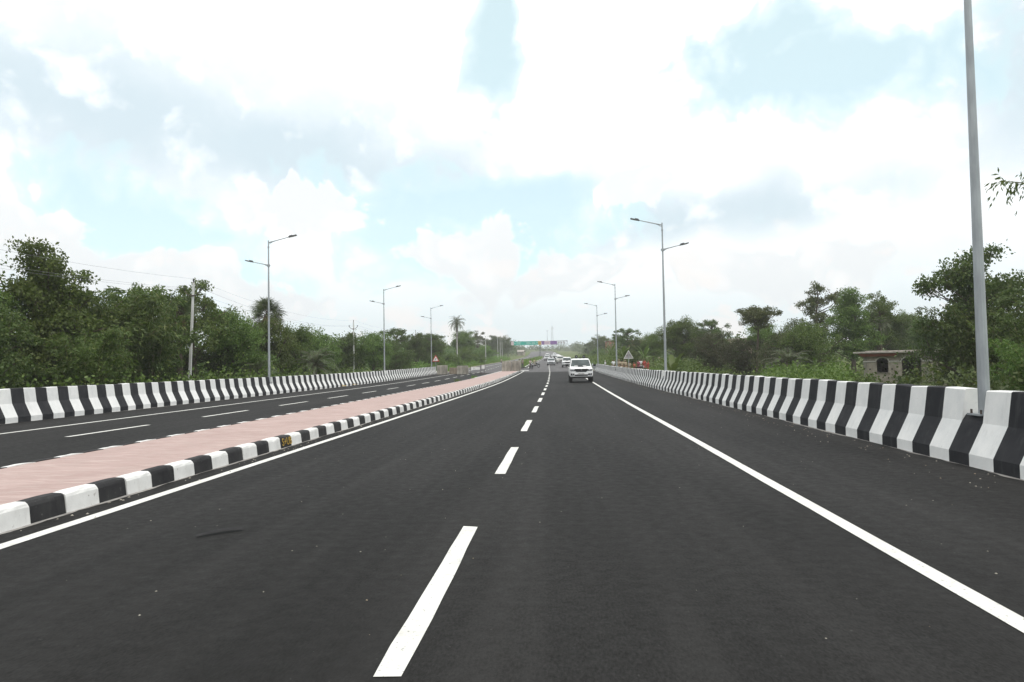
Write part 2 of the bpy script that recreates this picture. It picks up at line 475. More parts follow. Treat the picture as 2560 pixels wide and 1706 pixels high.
# ------------------------------------------------------------------ terrain and roads
D_LEFT = tab([(75, 1.6), (112, .2)])
D_RIGHT = tab([(66, 1.7), (82, .12), (150, .12), (200, .4)])
def sstep(t): t = max(0., min(1., t)); return t * t * (3 - 2 * t)
def ground_u(u, Y):
    z = zr(Y)
    al = (U_BAR_L(Y) - .5) - u; ar = u - (U_BAR_R + .5)
    a = max(al, ar)
    if a < 0: return z - .4
    D = (D_LEFT if al > 0 else D_RIGHT)(Y)
    b = .12 * math.sin(u * .7 + Y * .23) * math.sin(Y * .31 - u * .4) * min(1, a / 3)
    return z - .06 - (D - .06) * sstep(a / 4.5) + b
def ground(X, Y): return ground_u(X - sh(Y), Y)
def build_ground():
    cols = [-900, -500, -300, -180, -110, -75, -55, -44, -36, -31, -27, -24.5, -22.5, -21, -19.8, -18.6, 'l0', 'l1', -10, -3, 'r1', 'r0', 6.6, 7.4, 8.3,
            9.4, 10.6, 12.5, 15, 18, 22, 27, 33, 42, 55, 75, 110, 180, 300, 500, 900]
    ys = list(np.arange(-80, 180, 3.)) + list(np.arange(180, 500, 10.)) + list(np.arange(500, 1200.1, 50.))
    mb = MB(); n = len(cols)
    for Y in ys:
        for c in cols:
            u = {'l0': U_BAR_L(Y) - .5, 'l1': U_BAR_L(Y) - .45, 'r1': U_BAR_R + .45, 'r0': U_BAR_R + .5}.get(c, c)
            mb.v.append((u + sh(Y), Y, ground_u(u, Y)))
    for i in range(len(ys) - 1):
        for j in range(n - 1):
            mb.f.append((i * n + j, i * n + j + 1, (i + 1) * n + j + 1, (i + 1) * n + j)); mb.m.append(0)
    tag(mb.build('ground', M_GROUND, smooth=True), kind='structure')
build_ground()
def ylist(y0, y1):
    ys = [y0]
    while ys[-1] < y1 - .01:
        s = 1.5 if ys[-1] < 160 else 8
        ys.append(min(y1, ys[-1] + s))
    return ys
def strip(name, ul, ur, y0, y1, dz, mat, parent=None, jit=0., thick=0., n=2):
    mb = MB(); ys = ylist(y0, y1)
    f = lambda q, Y: q(Y) if callable(q) else q
    for Y in ys:
        a = f(ul, Y) + random.uniform(-jit, jit); b = f(ur, Y) + random.uniform(-jit, jit)
        for k in range(n): mb.v.append(W(a + (b - a) * k / (n - 1), Y, dz))
    for i in range(len(ys) - 1):
        for k in range(n - 1):
            mb.f.append((i * n + k, i * n + k + 1, (i + 1) * n + k + 1, (i + 1) * n + k)); mb.m.append(0)
    return mb.build(name, mat, parent)
road_r = tag(strip('road', -6.2, 5.55, -20, Y_JOINT, 0, M_ASPH, n=6), kind='structure')
road_l = tag(strip('road', lambda Y: U_BAR_L(Y) - .1, -6.2, -20, Y_JOINT, 0, M_ASPH, n=6), kind='structure')
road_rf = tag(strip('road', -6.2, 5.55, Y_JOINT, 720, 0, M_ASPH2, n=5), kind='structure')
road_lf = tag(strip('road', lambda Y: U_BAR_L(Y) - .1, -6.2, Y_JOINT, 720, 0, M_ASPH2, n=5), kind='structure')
tag(strip('verge', 5.552, 7.0, Y_JOINT, 400, -.04, M_VERGE, n=3, jit=.0), kind='structure')
tag(strip('verge', lambda Y: U_BAR_L(Y) - 1.2 - .3 * math.sin(Y * .3), lambda Y: U_BAR_L(Y) - .102, Y_JOINT + 2, 400, -.045, M_VERGE, n=3), kind='structure')
LW = .070
strip('edge_line', -4.73 - LW, -4.73 + LW, -8, 103, .004, M_LINE, road_r, .004)
U_EDGE = tab([(0, 2.46), (25, 2.46), (54, 2.64), (97, 2.72), (150, 2.6)])
strip('edge_line', lambda Y: U_EDGE(Y) - LW, lambda Y: U_EDGE(Y) + LW, -8, 97, .004, M_LINE, road_r, .004)
strip('edge_line', lambda Y: U_BAR_L(Y) + 2.5 - LW, lambda Y: U_BAR_L(Y) + 2.5 + LW, -8, 97, .004, M_LINE, road_l, .004)
strip('edge_line', -4.73 - LW, -4.73 + LW, 128, 420, .004, M_LINE, road_rf, .004)
strip('edge_line', lambda Y: U_EDGE(Y) - LW, lambda Y: U_EDGE(Y) + LW, 104, 420, .004, M_LINE, road_rf, .004)
strip('edge_line', lambda Y: U_BAR_L(Y) + 2.3, lambda Y: U_BAR_L(Y) + 2.45, 98, 420, .004, M_LINE, road_lf, .004)
strip('expansion_joint', -4.6, 2.36, Y_JOINT - .12, Y_JOINT - .02, .005, M_MORTAR, road_r)
strip('expansion_joint', lambda Y: U_BAR_L(Y) + .1, -7.9, Y_JOINT - .12, Y_JOINT - .02, .005, M_MORTAR, road_l)
def dash(u, y0, y1, par):
    mb = MB(); n = 8
    for i in range(n + 1):
        Y = y0 + (y1 - y0) * i / n
        e = .035 if i in (0, n) else 0
        mb.v.append(W(u - LW + random.uniform(-.006, .006), Y + random.uniform(-e, e), .004)); mb.v.append(W(u + LW + random.uniform(-.006, .006), Y + random.uniform(-e, e), .004))
    for i in range(n): mb.f.append((2 * i, 2 * i + 1, 2 * i + 3, 2 * i + 2)); mb.m.append(0)
    mb.build('lane_dash', M_LINE, par)
for k in range(-1, 32):
    y0 = 3.22 + 6.0 * k
    dash(-.84, y0, y0 + 3.03, road_r if y0 < Y_JOINT - 3 else road_rf)
for k in range(-1, 30):
    y0 = 15.05 + 6.0 * k
    dash(-11.25 - .1 * sstep((y0 - 20) / 30), y0, y0 + 3.1, road_l if y0 < Y_JOINT - 3 else road_lf)

# ------------------------------------------------------------------ median with kerb stones
MED_END = 101.0
median = tag(strip('median_paving', lambda Y: U_MED_L(Y) + .14, U_KERB - .14, -12, MED_END, .205, M_PINK, n=5), kind='structure')
def kerb_mesh(name, mat, ln, rough):
    prof = [(0, -.04), (-.022, .165), (-.035, .195), (-.062, .215), (-.16, .219), (-.16, -.04)]
    mb = MB(); n = len(prof)
    k = 5
    for i in range(k):
        y = -ln / 2 + ln * i / (k - 1)
        sq = .006 if i in (0, k - 1) else 0
        for j, (x, z) in enumerate(prof):
            jj = random.uniform(-rough, rough)
            mb.v.append((x - sq + jj, y, z - (sq if z > .1 else 0) + jj * .6))
    for i in range(k - 1):
        for j in range(n - 1):
            mb.f.append((i * n + j, i * n + j + 1, (i + 1) * n + j + 1, (i + 1) * n + j)); mb.m.append(0)
    mb.f.append(tuple(range(n))); mb.m.append(0)
    mb.f.append(tuple((k - 1) * n + j for j in range(n))); mb.m.append(0)
    return mb.mesh(name, mat)
KM = {c: [kerb_mesh('kerb_stone', m, .492, .005) for _ in range(4)] for c, m in (('w', M_KWHITE), ('b', M_KBLACK))}
LETTER_KERB = None
for i in range(int((MED_END - 3.5) / .5)):
    Y = 3.62 + i * .5
    c = 'b' if i % 2 == 0 else 'w'
    o = link('kerb_stone', random.choice(KM[c]), median, W(U_KERB + random.uniform(-.006, .006), Y), heading(Y) + random.uniform(-.008, .008))
    o.location.z += random.uniform(-.006, .006)
    if c == 'b' and abs(Y - 13.1) < .55 and LETTER_KERB is None: LETTER_KERB = o
for i in range(int((64 - 7) / .5)):
    Y = 7.0 + i * .5
    o = link('kerb_stone', random.choice(KM['w' if i % 2 == 0 else 'b']), median, W(U_MED_L(Y) + random.uniform(-.006, .006), Y), heading(Y) + math.pi)
strip('kerb_run', lambda Y: U_MED_L(Y), lambda Y: U_MED_L(Y) + .14, 64.3, MED_END, .215, M_KWHITE, median)
mb = MB(); mb.box((0, 0, .09), (2.6, .16, .25)); mb.build('kerb_end', M_MORTAR, median, W(-6.45, MED_END + .09), heading(MED_END), bevel=.02)
def ribbon(name, uf, y0, y1, dz, mat, parent, wmax, seed, side=1, step=.12):
    r = random.Random(seed); mb = MB(); Y = y0; i = 0; w = .02
    while Y < y1:
        w = max(0.004, min(wmax, w + r.uniform(-.025, .025)))
        mb.v.append(W(uf(Y) - side * .01, Y, dz)); mb.v.append(W(uf(Y) + side * w, Y, dz))
        if i: mb.f.append((2 * i - 2, 2 * i - 1, 2 * i + 1, 2 * i)); mb.m.append(0)
        i += 1; Y += step
    return mb.build(name, mat, parent)
ribbon('mortar_seam', lambda Y: U_KERB, 4, 60, .003, M_MORTAR, median, .06, 3)
# hand painted letters on one black kerb stone
def lettering(parent, s, size, loc, rot, mat, name='lettering', depth=.002):
    c = bpy.data.curves.new(name, 'FONT'); c.body = s; c.size = size; c.extrude = depth; c.align_x = 'CENTER'; c.align_y = 'CENTER'
    o = bpy.data.objects.new(name, c); COL.objects.link(o)
    c.materials.append(mat)
    dg = bpy.context.evaluated_depsgraph_get()
    me = bpy.data.meshes.new_from_object(o.evaluated_get(dg))
    bpy.data.objects.remove(o)
    o = link(name, me, parent, loc); o.rotation_euler = rot
    return o
if LETTER_KERB:
    lettering(LETTER_KERB, 'S+UB', .20, (.0, 0, .105), (R(84), 0, R(90)), M_TEXT)
# planted median further on
pm = tag(strip('median_soil', -7.5, -5.35, 127, 330, .16, M_GROUND, n=3), kind='structure')
strip('kerb_run', -5.35, -5.15, 127, 330, .20, M_KWHITE, pm)
strip('kerb_face', -5.15, -5.12, 127, 330, .10, M_KWHITE, pm)

# ------------------------------------------------------------------ crash barriers
PROF = [(0, -.02), (0, .165), (.195, .57), (.255, 1.0), (.275, 1.015), (.445, 1.015), (.465, 1.0), (.50, 0), (.50, -.9)]
NOTCH_Z = .66
def barrier(name, label, ub, side, y0, y1, phase, notches, swap=0):
    mb = MB(); n = len(PROF)
    k0 = math.floor((y0 - phase) / .5); k1 = math.ceil((y1 - phase) / .5)
    def ring(Y, notch, jz):
        out = []
        for x, z in PROF:
            if notch and z > NOTCH_Z: z = NOTCH_Z; x = max(.21, min(x, .48))
            elif z > .9: z += jz
            out.append(W(ub(Y) + side * x, Y, z))
        return out
    jz = {k: random.uniform(-.012, .012) for k in range(k0, k1 + 2)}
    jy = {k: phase + k * .5 + random.uniform(-.014, .014) for k in range(k0, k1 + 2)}
    isn = {k: any(phase + k * .5 <= q < phase + (k + 1) * .5 for q in notches) for k in range(k0 - 1, k1 + 2)}
    for k in range(k0, k1):
        Ya, Yb = jy[k], jy[k + 1]
        a, b = ring(Ya, isn[k], jz[k]), ring(Yb, isn[k], jz[k + 1])
        vs = a + b
        fs = [(j, j + 1, n + j + 1, n + j) for j in range(n - 1)]
        mb.add(vs, fs, (k + swap) % 2)
        if isn[k]:
            for Y, jj in ((Ya, jz[k]), (Yb, jz[k + 1])):
                mb.add(ring(Y, False, jj), [tuple(range(n))], 0)
    Ya, Yb = phase + k0 * .5, phase + k1 * .5
    mb.add(ring(Ya, False, 0), [tuple(range(n))], 0); mb.add(ring(Yb, False, 0), [tuple(range(n))], 0)
    o = mb.build(name, [M_WHITE, M_BLACK])
    tag(o, label, 'barrier')
    ribbon('mortar_seam', lambda Y: ub(Y), y0, y1, .003, M_MORTAR, o, .09, 5 + side, -side)
    return o
LAMP_R = [9.85, 37.8, 67.5, 94.6]
LAMP_L = [39.4, 66.7, 92.2]
barrier('crash_barrier', 'black and white striped concrete crash barrier along the right of our carriageway', lambda Y: U_BAR_R, 1, -6, 97, 9.63, LAMP_R, 1)
barrier('crash_barrier', 'black and white striped concrete crash barrier on the far left below the trees', U_BAR_L, -1, 8, 94.5, 8.15, LAMP_L)

# ------------------------------------------------------------------ street lamps
def lamp(label, u, Y, side, long_arm=1.6):
    z0 = NOTCH_Z
    t = thing('street_lamp', label, 'street lamp', W(u, Y, z0), heading(Y), 'double-arm street lamps on the barriers')
    H = 9.05 - z0
    mb = MB(); mb.box((0, 0, .012), (.30, .30, .024)); mb.build('base_plate', M_GALV, t)
    for sx in (-.11, .11):
        for sy in (-.11, .11):
            mb = MB(); mb.tube([(sx, sy, .02), (sx, sy, .08)], .014, 6); mb.build('bolt', M_STEEL, t)
    mb = MB(); mb.tube([(0, 0, .02), (0, 0, H * .5), (0, 0, H)], [.076, .054, .034], 12); mb.tube([(0, 0, H), (0, 0, H + .02)], [.037, .037], 12)
    mb.build('pole', M_GALV, t, smooth=False)
    mb = MB(); mb.tube([(0, 0, H - .42), (0, 0, H - .34)], .052, 10); mb.build('collar', M_GALV, t)
    mb = MB(); mb.tube([(0, 0, H - 1.53), (0, 0, H - 1.40)], .075, 8); mb.box((0, 0, H - 1.465), (.20, .07, .05)); mb.build('collar', M_GALV, t)
    s = -side
    def arm(name, d, zb, ln, rise):
        mb = MB()
        a = Vector((d * .03, 0, zb)); b = Vector((d * ln, 0, zb + rise))
        mb.tube([a, a.lerp(b, .35), b], [.036, .026, .021], 8)
        mb.tube([a + Vector((0, 0, -.10)), a.lerp(b, .22) + Vector((0, 0, -.012))], .012, 5)
        mb.build(name, M_GALV, t)
        e = (b - a).normalized()
        mb = MB()
        p = b - e * .05; q = b + e * .42
        ang = math.atan2(e.z, e.x)
        m = Matrix.Rotation(-ang, 3, 'Y')
        mb.box(p.lerp(q, .5), (.50, .17, .055), 0, m)
        mb.box(p.lerp(q, .28) + Vector((0, 0, .045)), (.20, .13, .06), 0, m)
        h = mb.build('lamp_head', M_HEAD, t, bevel=.012)
        mb = MB(); mb.box(p.lerp(q, .58) - Vector((0, 0, .033)), (.28, .13, .014), 0, m); mb.build('lens', M_LENS, h)
    arm('arm', s, H - .10, 1.28, .30)
    arm('arm', -s, H - 1.44, .98, .22)
    return t
for Y, l in zip(LAMP_R, ('grey street lamp pole rising out of frame, nearest on the right barrier', 'second street lamp along the right barrier, the tallest whole lamp on the right',
                         'third street lamp along the right barrier, left of the back of the triangular sign', 'most distant street lamp on the right barrier, where the barrier ends')):
    lamp(l, U_BAR_R + .345, Y, 1)
for Y, l in zip(LAMP_L, ('nearest street lamp on the left barrier, in front of the fan palm', 'middle street lamp on the left barrier, its pole against the dark tree line',
                         'farthest street lamp on the left barrier, beside the red triangular sign')):
    lamp(l, U_BAR_L(Y) - .345, Y, -1)

# ------------------------------------------------------------------ vegetation builders
def unit(a): return a / np.maximum(np.linalg.norm(a, axis=1, keepdims=True), 1e-9)
def leaf_quads(P, out, L, Wd, spread=.9, droop=.25, fold=.08):
    n = len(P)
    a = unit(unit(rng.normal(size=(n, 3))) * spread + out * .7 + np.array([0, 0, -droop]))
    b = unit(np.cross(a, rng.normal(size=(n, 3)))); nn = np.cross(a, b)
    l = (L * (.65 + .7 * rng.random(n)))[:, None]; w = l * (Wd / L)
    v = np.empty((n, 4, 3))
    v[:, 0] = P; v[:, 1] = P + a * l * .45 + b * w + nn * l * fold
    v[:, 2] = P + a * l; v[:, 3] = P + a * l * .45 - b * w + nn * l * fold
    return v.reshape(-1, 3)
def clump_points(c, r, n, flat=.7):
    k = 6
    sub = unit(rng.normal(size=(k, 3))) * (.25 + .75 * rng.random((k, 1))) * np.array([r, r, r * flat])
    sr = r * (.45 + .45 * rng.random(k)); w = rng.integers(0, k, n)
    d = unit(rng.normal(size=(n, 3))); q = rng.random(n)[:, None] ** .5
    return c + sub[w] + d * q * sr[w][:, None] * np.array([1, 1, flat]), d
def tree_meshes(name, h, rx, nclump, nleaf, cr, L, shape, mat, bark=None, base=.3, flat=.65, wd=.34, droop=.25, lean=0., rz=None, tr=.026):
    """returns (trunk mesh, crown mesh) of a tree about h metres tall, standing at the origin"""
    bark = bark or M_BARK
    nleaf = int(nleaf * 1.4); L = L * .82
    mb = MB()
    top = h * (.80 if shape != 'umbrella' else .80)
    trunk = [Vector((0, 0, -.4))]
    px = py = 0.
    ph = rng.random() * 6
    for i in range(1, 9):
        t = i / 8
        trunk.append(Vector((lean * t * h + .035 * h * math.sin(t * 3 + ph) * t, .035 * h * math.cos(t * 2.6 + ph) * t, top * t)))
    mb.tube(trunk, [h * tr * (1.25 - .95 * (i / 8) ** .8) for i in range(9)], 7)
    cz = h * (1 + base) / 2; rzv = h * (1 - base) / 2 if rz is None else rz
    if shape == 'umbrella': cz = h * .86; rzv = h * .11
    C = []
    lob = rng.random(6) * 6.28
    while len(C) < nclump:
        d = unit(rng.normal(size=(1, 3)))[0]
        q = rng.random() ** (.42 if shape != 'airy' else .30)
        az = math.atan2(d[1], d[0])
        k = 1 + .22 * math.sin(3 * az + lob[0]) + .15 * math.sin(5 * az + lob[1] + 4 * d[2]) + .15 * math.sin(7 * d[2] + lob[2])
        p = np.array([d[0] * rx * q * k, d[1] * rx * q * k, cz + d[2] * rzv * q * (.9 + .2 * rng.random())])
        if shape == 'umbrella': p[2] += .08 * h * (1 - (p[0] ** 2 + p[1] ** 2) / (rx * rx)) * rng.random() + .03 * h * rng.normal()
        if shape == 'tall': 
            t = (p[2] - h * base) / (h * (1 - base)); p[:2] *= (1.15 - .6 * t)
        p[0] += lean * h * .8
        p[2] = min(p[2], h - cr * .4)
        C.append(p)
    V = []
    for p in C:
        zt = max(h * .18, min(top * .96, p[2] - (.18 + .25 * rng.random()) * max(.4, math.hypot(p[0], p[1])) * 1.4))
        i = zt / top * 8; i0 = min(7, int(i)); st = trunk[i0].lerp(trunk[i0 + 1], i - i0) if i0 < 8 else trunk[8]
        e = Vector(p); mid = st.lerp(e, .55) + Vector((0, 0, -.05 * (e - st).length)) + Vector(rng.normal(size=3) * .06 * (e - st).length)
        r0 = h * .0045 + .010 * (e - st).length
        mb.tube([st, mid, e], [r0, r0 * .65, r0 * .25], 4, cap=False)
        n = int(nleaf * (.6 + .8 * rng.random())); r = cr * (.65 + .7 * rng.random())
        pts, d = clump_points(p, r, n, flat)
        V.append(leaf_quads(pts, d, L, L * wd, droop=droop))
        for _ in range(3):
            q = e + Vector(rng.normal(size=3) * r * .32)
            mb.tube([mid.lerp(e, .6), q], [r0 * .4, r0 * .15], 3, cap=False)
    V = np.concatenate(V)
    return mb.mesh(name + '_trunk', bark, smooth=True), quad_mesh(name + '_crown', V, len(V) // 4, mat)
def bamboo_meshes(name, h, spread, nc, leaves_per, mat):
    mb = MB(); V = []
    for k in range(nc):
        a = rng.random() * 6.283; r0 = .7 * math.sqrt(rng.random()); hh = h * (.65 + .38 * rng.random())
        out = spread * (.25 + .85 * rng.random())
        d = np.array([math.cos(a + .5 * rng.normal()), math.sin(a + .5 * rng.normal()), 0])
        b = np.array([math.cos(a) * r0, math.sin(a) * r0, -.4])
        pts = []
        for i in range(9):
            t = i / 8
            pts.append(b + np.array([0, 0, (hh + .4) * (t - .22 * t ** 4)]) * 1.14 + d * out * t ** 2.3)
        mb.tube([Vector(p) for p in pts], [.035 * (1.05 - .93 * i / 8) for i in range(9)], 4, cap=False)
        for j in range(int(leaves_per / 11)):
            t = .28 + .72 * rng.random() ** .62
            i = min(7, int(t * 8)); p = pts[i] + (pts[i + 1] - pts[i]) * (t * 8 - i)
            dd = unit(rng.normal(size=(1, 3)))[0] * np.array([1, 1, .45]); ln = (.35 + .75 * rng.random()) * (1.15 - .5 * t)
            e = p + dd * ln + np.array([0, 0, -.12 * ln])
            s = rng.random(11)[:, None] ** .7
            pp = p + (e - p) * s + rng.normal(size=(11, 3)) * .05
            V.append(leaf_quads(pp, np.repeat(unit(dd[None]), 11, 0), .26, .035, spread=.7, droop=.55, fold=.04))
    V = np.concatenate(V)
    return mb.mesh(name + '_stems', M_CULM, smooth=True), quad_mesh(name + '_foliage', V, len(V) // 4, mat)
def fan_palm_meshes(name, h, nleaf, R_):
    mb = MB()
    mb.tube([(0, 0, -.4), (0.04, 0, h * .3), (0, .05, h * .65), (0, 0, h - R_ * .9)], [.26, .21, .19, .20], 10)
    V = []; dead = []
    c = np.array([0, 0, h - R_ * .85])
    for k in range(nleaf):
        az = k * 2.4 + rng.normal() * .2; el = math.radians(-38 + 118 * ((k + .5) / nleaf)) + rng.normal() * .08
        d = np.array([math.cos(az) * math.cos(el), math.sin(az) * math.cos(el), math.sin(el)])
        p1 = c + d * R_ * .48
        mb.tube([Vector(c), Vector(p1)], [.03, .014], 4, cap=False)
        side = np.cross(d, [0, 0, 1.]); side /= max(1e-6, np.linalg.norm(side)); up = np.cross(side, d)
        roll = rng.normal() * .7
        sv = side * math.cos(roll) + up * math.sin(roll); nv = np.cross(d, sv)
        dst = dead if el < -.35 else V
        for j in range(22):
            a = (j / 21 - .5) * 4.3
            t = d * math.cos(a) + sv * math.sin(a)
            ln = R_ * (.60 + .06 * rng.normal()) * (1 - .12 * abs(a))
            w = np.cross(t, nv) * .035
            mid = p1 + t * ln * .55
            e = p1 + t * ln + np.array([0, 0, -.16 * ln]) + nv * .05 * ln
            dst.append(np.array([p1, mid + w, e, mid - w]))
    for k in range(10):
        az = rng.random() * 6.283; d = np.array([math.cos(az), math.sin(az), 0])
        p = c + d * .22
        for j in range(10):
            e = p + d * (.15 + .35 * rng.random()) + np.array([0, 0, -R_ * (.7 + .5 * rng.random())]) + rng.normal(size=3) * .1
            w = np.cross(d, [0, 0, 1.]) * .03
            dead.append(np.array([p, (p + e) / 2 + w + d * .12, e, (p + e) / 2 - w + d * .12]))
    V = np.concatenate(V); D = np.concatenate(dead)
    return mb.mesh(name + '_trunk', M_BARK, smooth=True), quad_mesh(name + '_crown', V, len(V) // 4, M_PALM), quad_mesh(name + '_skirt', D, len(D) // 4, M_DEAD)
def date_palm_meshes(name, h, nf, fl, droop=1.0):
    """feather-leaved palm; h is the height of the crown's heart"""
    mb = MB()
    mb.tube([(0, 0, -.4), (.05, 0, h * .5), (0, 0, h)], [.24, .20, .22], 9)
    for i in range(int(h * 9)):
        z = .1 + i / 9; a = i * 2.4
        mb.box((math.cos(a) * .21, math.sin(a) * .21, z), (.10, .10, .09), 0, Matrix.Rotation(a, 3, 'Z'))
    V = []; c = np.array([0, 0, h])
    for k in range(nf):
        az = k * 2.4 + rng.normal() * .15; el = math.radians(-25 + 105 * (k + .5) / nf) + rng.normal() * .1
        d = np.array([math.cos(az), math.sin(az), 0.]); ln = fl * (.85 + .3 * rng.random())
        pts = []
        p = c.copy(); e = el
        for i in range(9):
            pts.append(p.copy()); p = p + (d * math.cos(e) + np.array([0, 0, math.sin(e)])) * ln / 8; e -= (.10 + .035 * i) * droop
        mb.tube([Vector(q) for q in pts], [.028 * (1 - .1 * i) for i in range(9)], 3, cap=False)
        side = np.array([-d[1], d[0], 0])
        for j in range(34):
            t = .12 + .88 * j / 33; i = min(7, int(t * 8)); q = pts[i] + (pts[i + 1] - pts[i]) * (t * 8 - i)
            tg = pts[i + 1] - pts[i]; tg /= np.linalg.norm(tg); up = np.cross(tg, side)
            for s in (-1, 1):
                l = fl * .20 * math.sin(math.pi * (.12 + .80 * t)) * (.85 + .3 * rng.random()) + .08
                v = tg * .62 + side * s * .75 + up * (-.15 + .35 * rng.random()) + np.array([0, 0, -.22]); v /= np.linalg.norm(v)
                w = np.cross(v, up); w = w / np.linalg.norm(w) * .016
                V.append(np.array([q, q + v * l * .4 + w, q + v * l, q + v * l * .4 - w]))
    V = np.concatenate(V)
    return mb.mesh(name + '_trunk', M_BARK, smooth=True), quad_mesh(name + '_crown', V, len(V) // 4, M_PALM)
def shrub_meshes(name, h, r, n, L, mat, wd=.34):
    mb = MB(); V = []
    for k in range(16):
        a = rng.random() * 6.283; q = math.sqrt(rng.random()) * r * .85; z = h * (.25 + .7 * rng.random() * (1 - .45 * q / r))
        p = np.array([math.cos(a) * q, math.sin(a) * q, z])
        mb.tube([(p[0] * .15, p[1] * .15, -.3), (p[0] * .6, p[1] * .6, z * .6), tuple(p)], [.022, .014, .006], 4, cap=False)
        pts, d = clump_points(p, r * .42, n // 16, .8)
        V.append(leaf_quads(pts, d, L, L * wd))
    V = np.concatenate(V)
    return mb.mesh(name + '_stems', M_BARK), quad_mesh(name + '_foliage', V, len(V) // 4, mat)
def banana_meshes(name, h):
    mb = MB(); mb.tube([(0, 0, -.3), (.03, 0, h * .3), (0, .03, h * .55)], [.11, .09, .06], 8)
    lf = MB()
    for k in range(8):
        az = k * 2.4 + rng.normal() * .2; e = math.radians(82 - 7 * k) + rng.normal() * .08; p = Vector((0, 0, h * .5)); ln = h * (.62 + .1 * rng.random()) / 10
        d = Vector((math.cos(az), math.sin(az), 0)); side = Vector((-d.y, d.x, 0)); rows = []
        for i in range(11):
            t = i / 10; w = .03 if t < .2 else .24 * math.sin(math.pi * min(1, (t - .16) / .88)) ** .7 + .01
            up = Vector((0, 0, 1))
            rows.append((p + side * w + up * w * .25, p.copy(), p - side * w + up * w * .25))
            p = p + (d * math.cos(e) + Vector((0, 0, math.sin(e)))) * ln; e -= .06 + .05 * t * (1 + .2 * k)
        b = len(lf.v)
        for r in rows: lf.v += [tuple(q) for q in r]
        for i in range(10):
            for j in range(2): lf.f.append((b + i * 3 + j, b + i * 3 + j + 1, b + i * 3 + j + 4, b + i * 3 + j + 3)); lf.m.append(0)
    return mb.mesh(name + '_stem', M_CULM, smooth=True), lf.mesh(name + '_leaves', M_LEAF, smooth=True)

PROTO = {
 'round1': ('t', 8, tree_meshes('round_tree', 8, 3.0, 92, 190, .88, .20, 'round', M_LEAF)),
 'round2': ('t', 8, tree_meshes('round_tree', 8, 2.7, 84, 190, .84, .19, 'round', M_LEAFD, base=.22)),
 'round3': ('t', 8, tree_meshes('broad_tree', 8, 3.5, 110, 180, .9, .21, 'round', M_LEAF, base=.25)),
 'tall1': ('t', 9.5, tree_meshes('tall_tree', 9.5, 2.7, 104, 170, .80, .20, 'tall', M_LEAF, base=.2)),
 'airy1': ('t', 9, tree_meshes('open_tree', 9, 2.5, 58, 130, .66, .20, 'airy', M_LEAF, base=.35, flat=.55)),
 'airy2': ('t', 9, tree_meshes('open_tree', 9, 2.2, 50, 130, .62, .19, 'airy', M_LEAFO, base=.38, flat=.5)),
 'airy3': ('t', 8, tree_meshes('layered_tree', 8, 2.6, 44, 140, .64, .17, 'airy', M_LEAFD, base=.5, flat=.4)),
 'umbrella': ('t', 8, tree_meshes('umbrella_tree', 8, 2.4, 50, 160, .62, .17, 'umbrella', M_LEAFO, flat=.45)),
 'brown': ('t', 6, tree_meshes('brown_tree', 6, 2.9, 70, 150, .75, .17, 'round', M_LEAFB, base=.12)),
 'dense': ('t', 7, tree_meshes('dense_tree', 7, 3.2, 80, 170, .80, .18, 'round', M_LEAFD, base=.1)),
 'bright': ('t', 6, tree_meshes('bright_tree', 6, 2.6, 60, 150, .72, .18, 'round', M_LEAFY, base=.15)),
 'bamboo1': ('b', 8.4, bamboo_meshes('bamboo', 8.4, 3.0, 44, 320, M_BAMB)),
 'bamboo2': ('b', 8, bamboo_meshes('bamboo', 8, 2.6, 40, 330, M_BAMB)),
 'fan': ('f', 9.3, fan_palm_meshes('fan_palm', 9.3, 34, 1.75)),
 'date': ('p', 3.4, date_palm_meshes('date_palm', 3.4, 46, 2.5)),
 'datetall': ('p', 9.6, date_palm_meshes('tall_palm', 9.6, 40, 2.4, 1.0)),
 'shrub1': ('s', 1.8, shrub_meshes('shrub', 1.8, 1.3, 2600, .15, M_LEAF)),
 'shrub2': ('s', 1.6, shrub_meshes('shrub', 1.6, 1.3, 2600, .14, M_LEAFY)),
 'bush': ('s', 3.2, shrub_meshes('bush', 3.2, 2.4, 5200, .19, M_LEAF)),
 'banana': ('n', 3.2, banana_meshes('banana', 3.2)),
}
PARTS = {'t': ('trunk', 'crown'), 'b': ('stems', 'foliage'), 'f': ('trunk', 'crown', 'dead_fronds'), 'p': ('trunk', 'crown'), 's': ('stems', 'foliage'), 'n': ('stem', 'leaves')}
def plant(kind, name, cat, label, X, Y, height, wide=1.0, group=None, rz=None):
    k, h0, ms = PROTO[kind]
    t = thing(name, label, cat, (X, Y, ground(X, Y) - .05), random.uniform(0, 6.28) if rz is None else rz, group)
    s = height / h0
    t.scale = (s * wide, s * wide, s)
    for nm, me in zip(PARTS[k], ms): link(nm, me, t)
    return t
GL, GR = 'trees left of the road', 'trees right of the road'
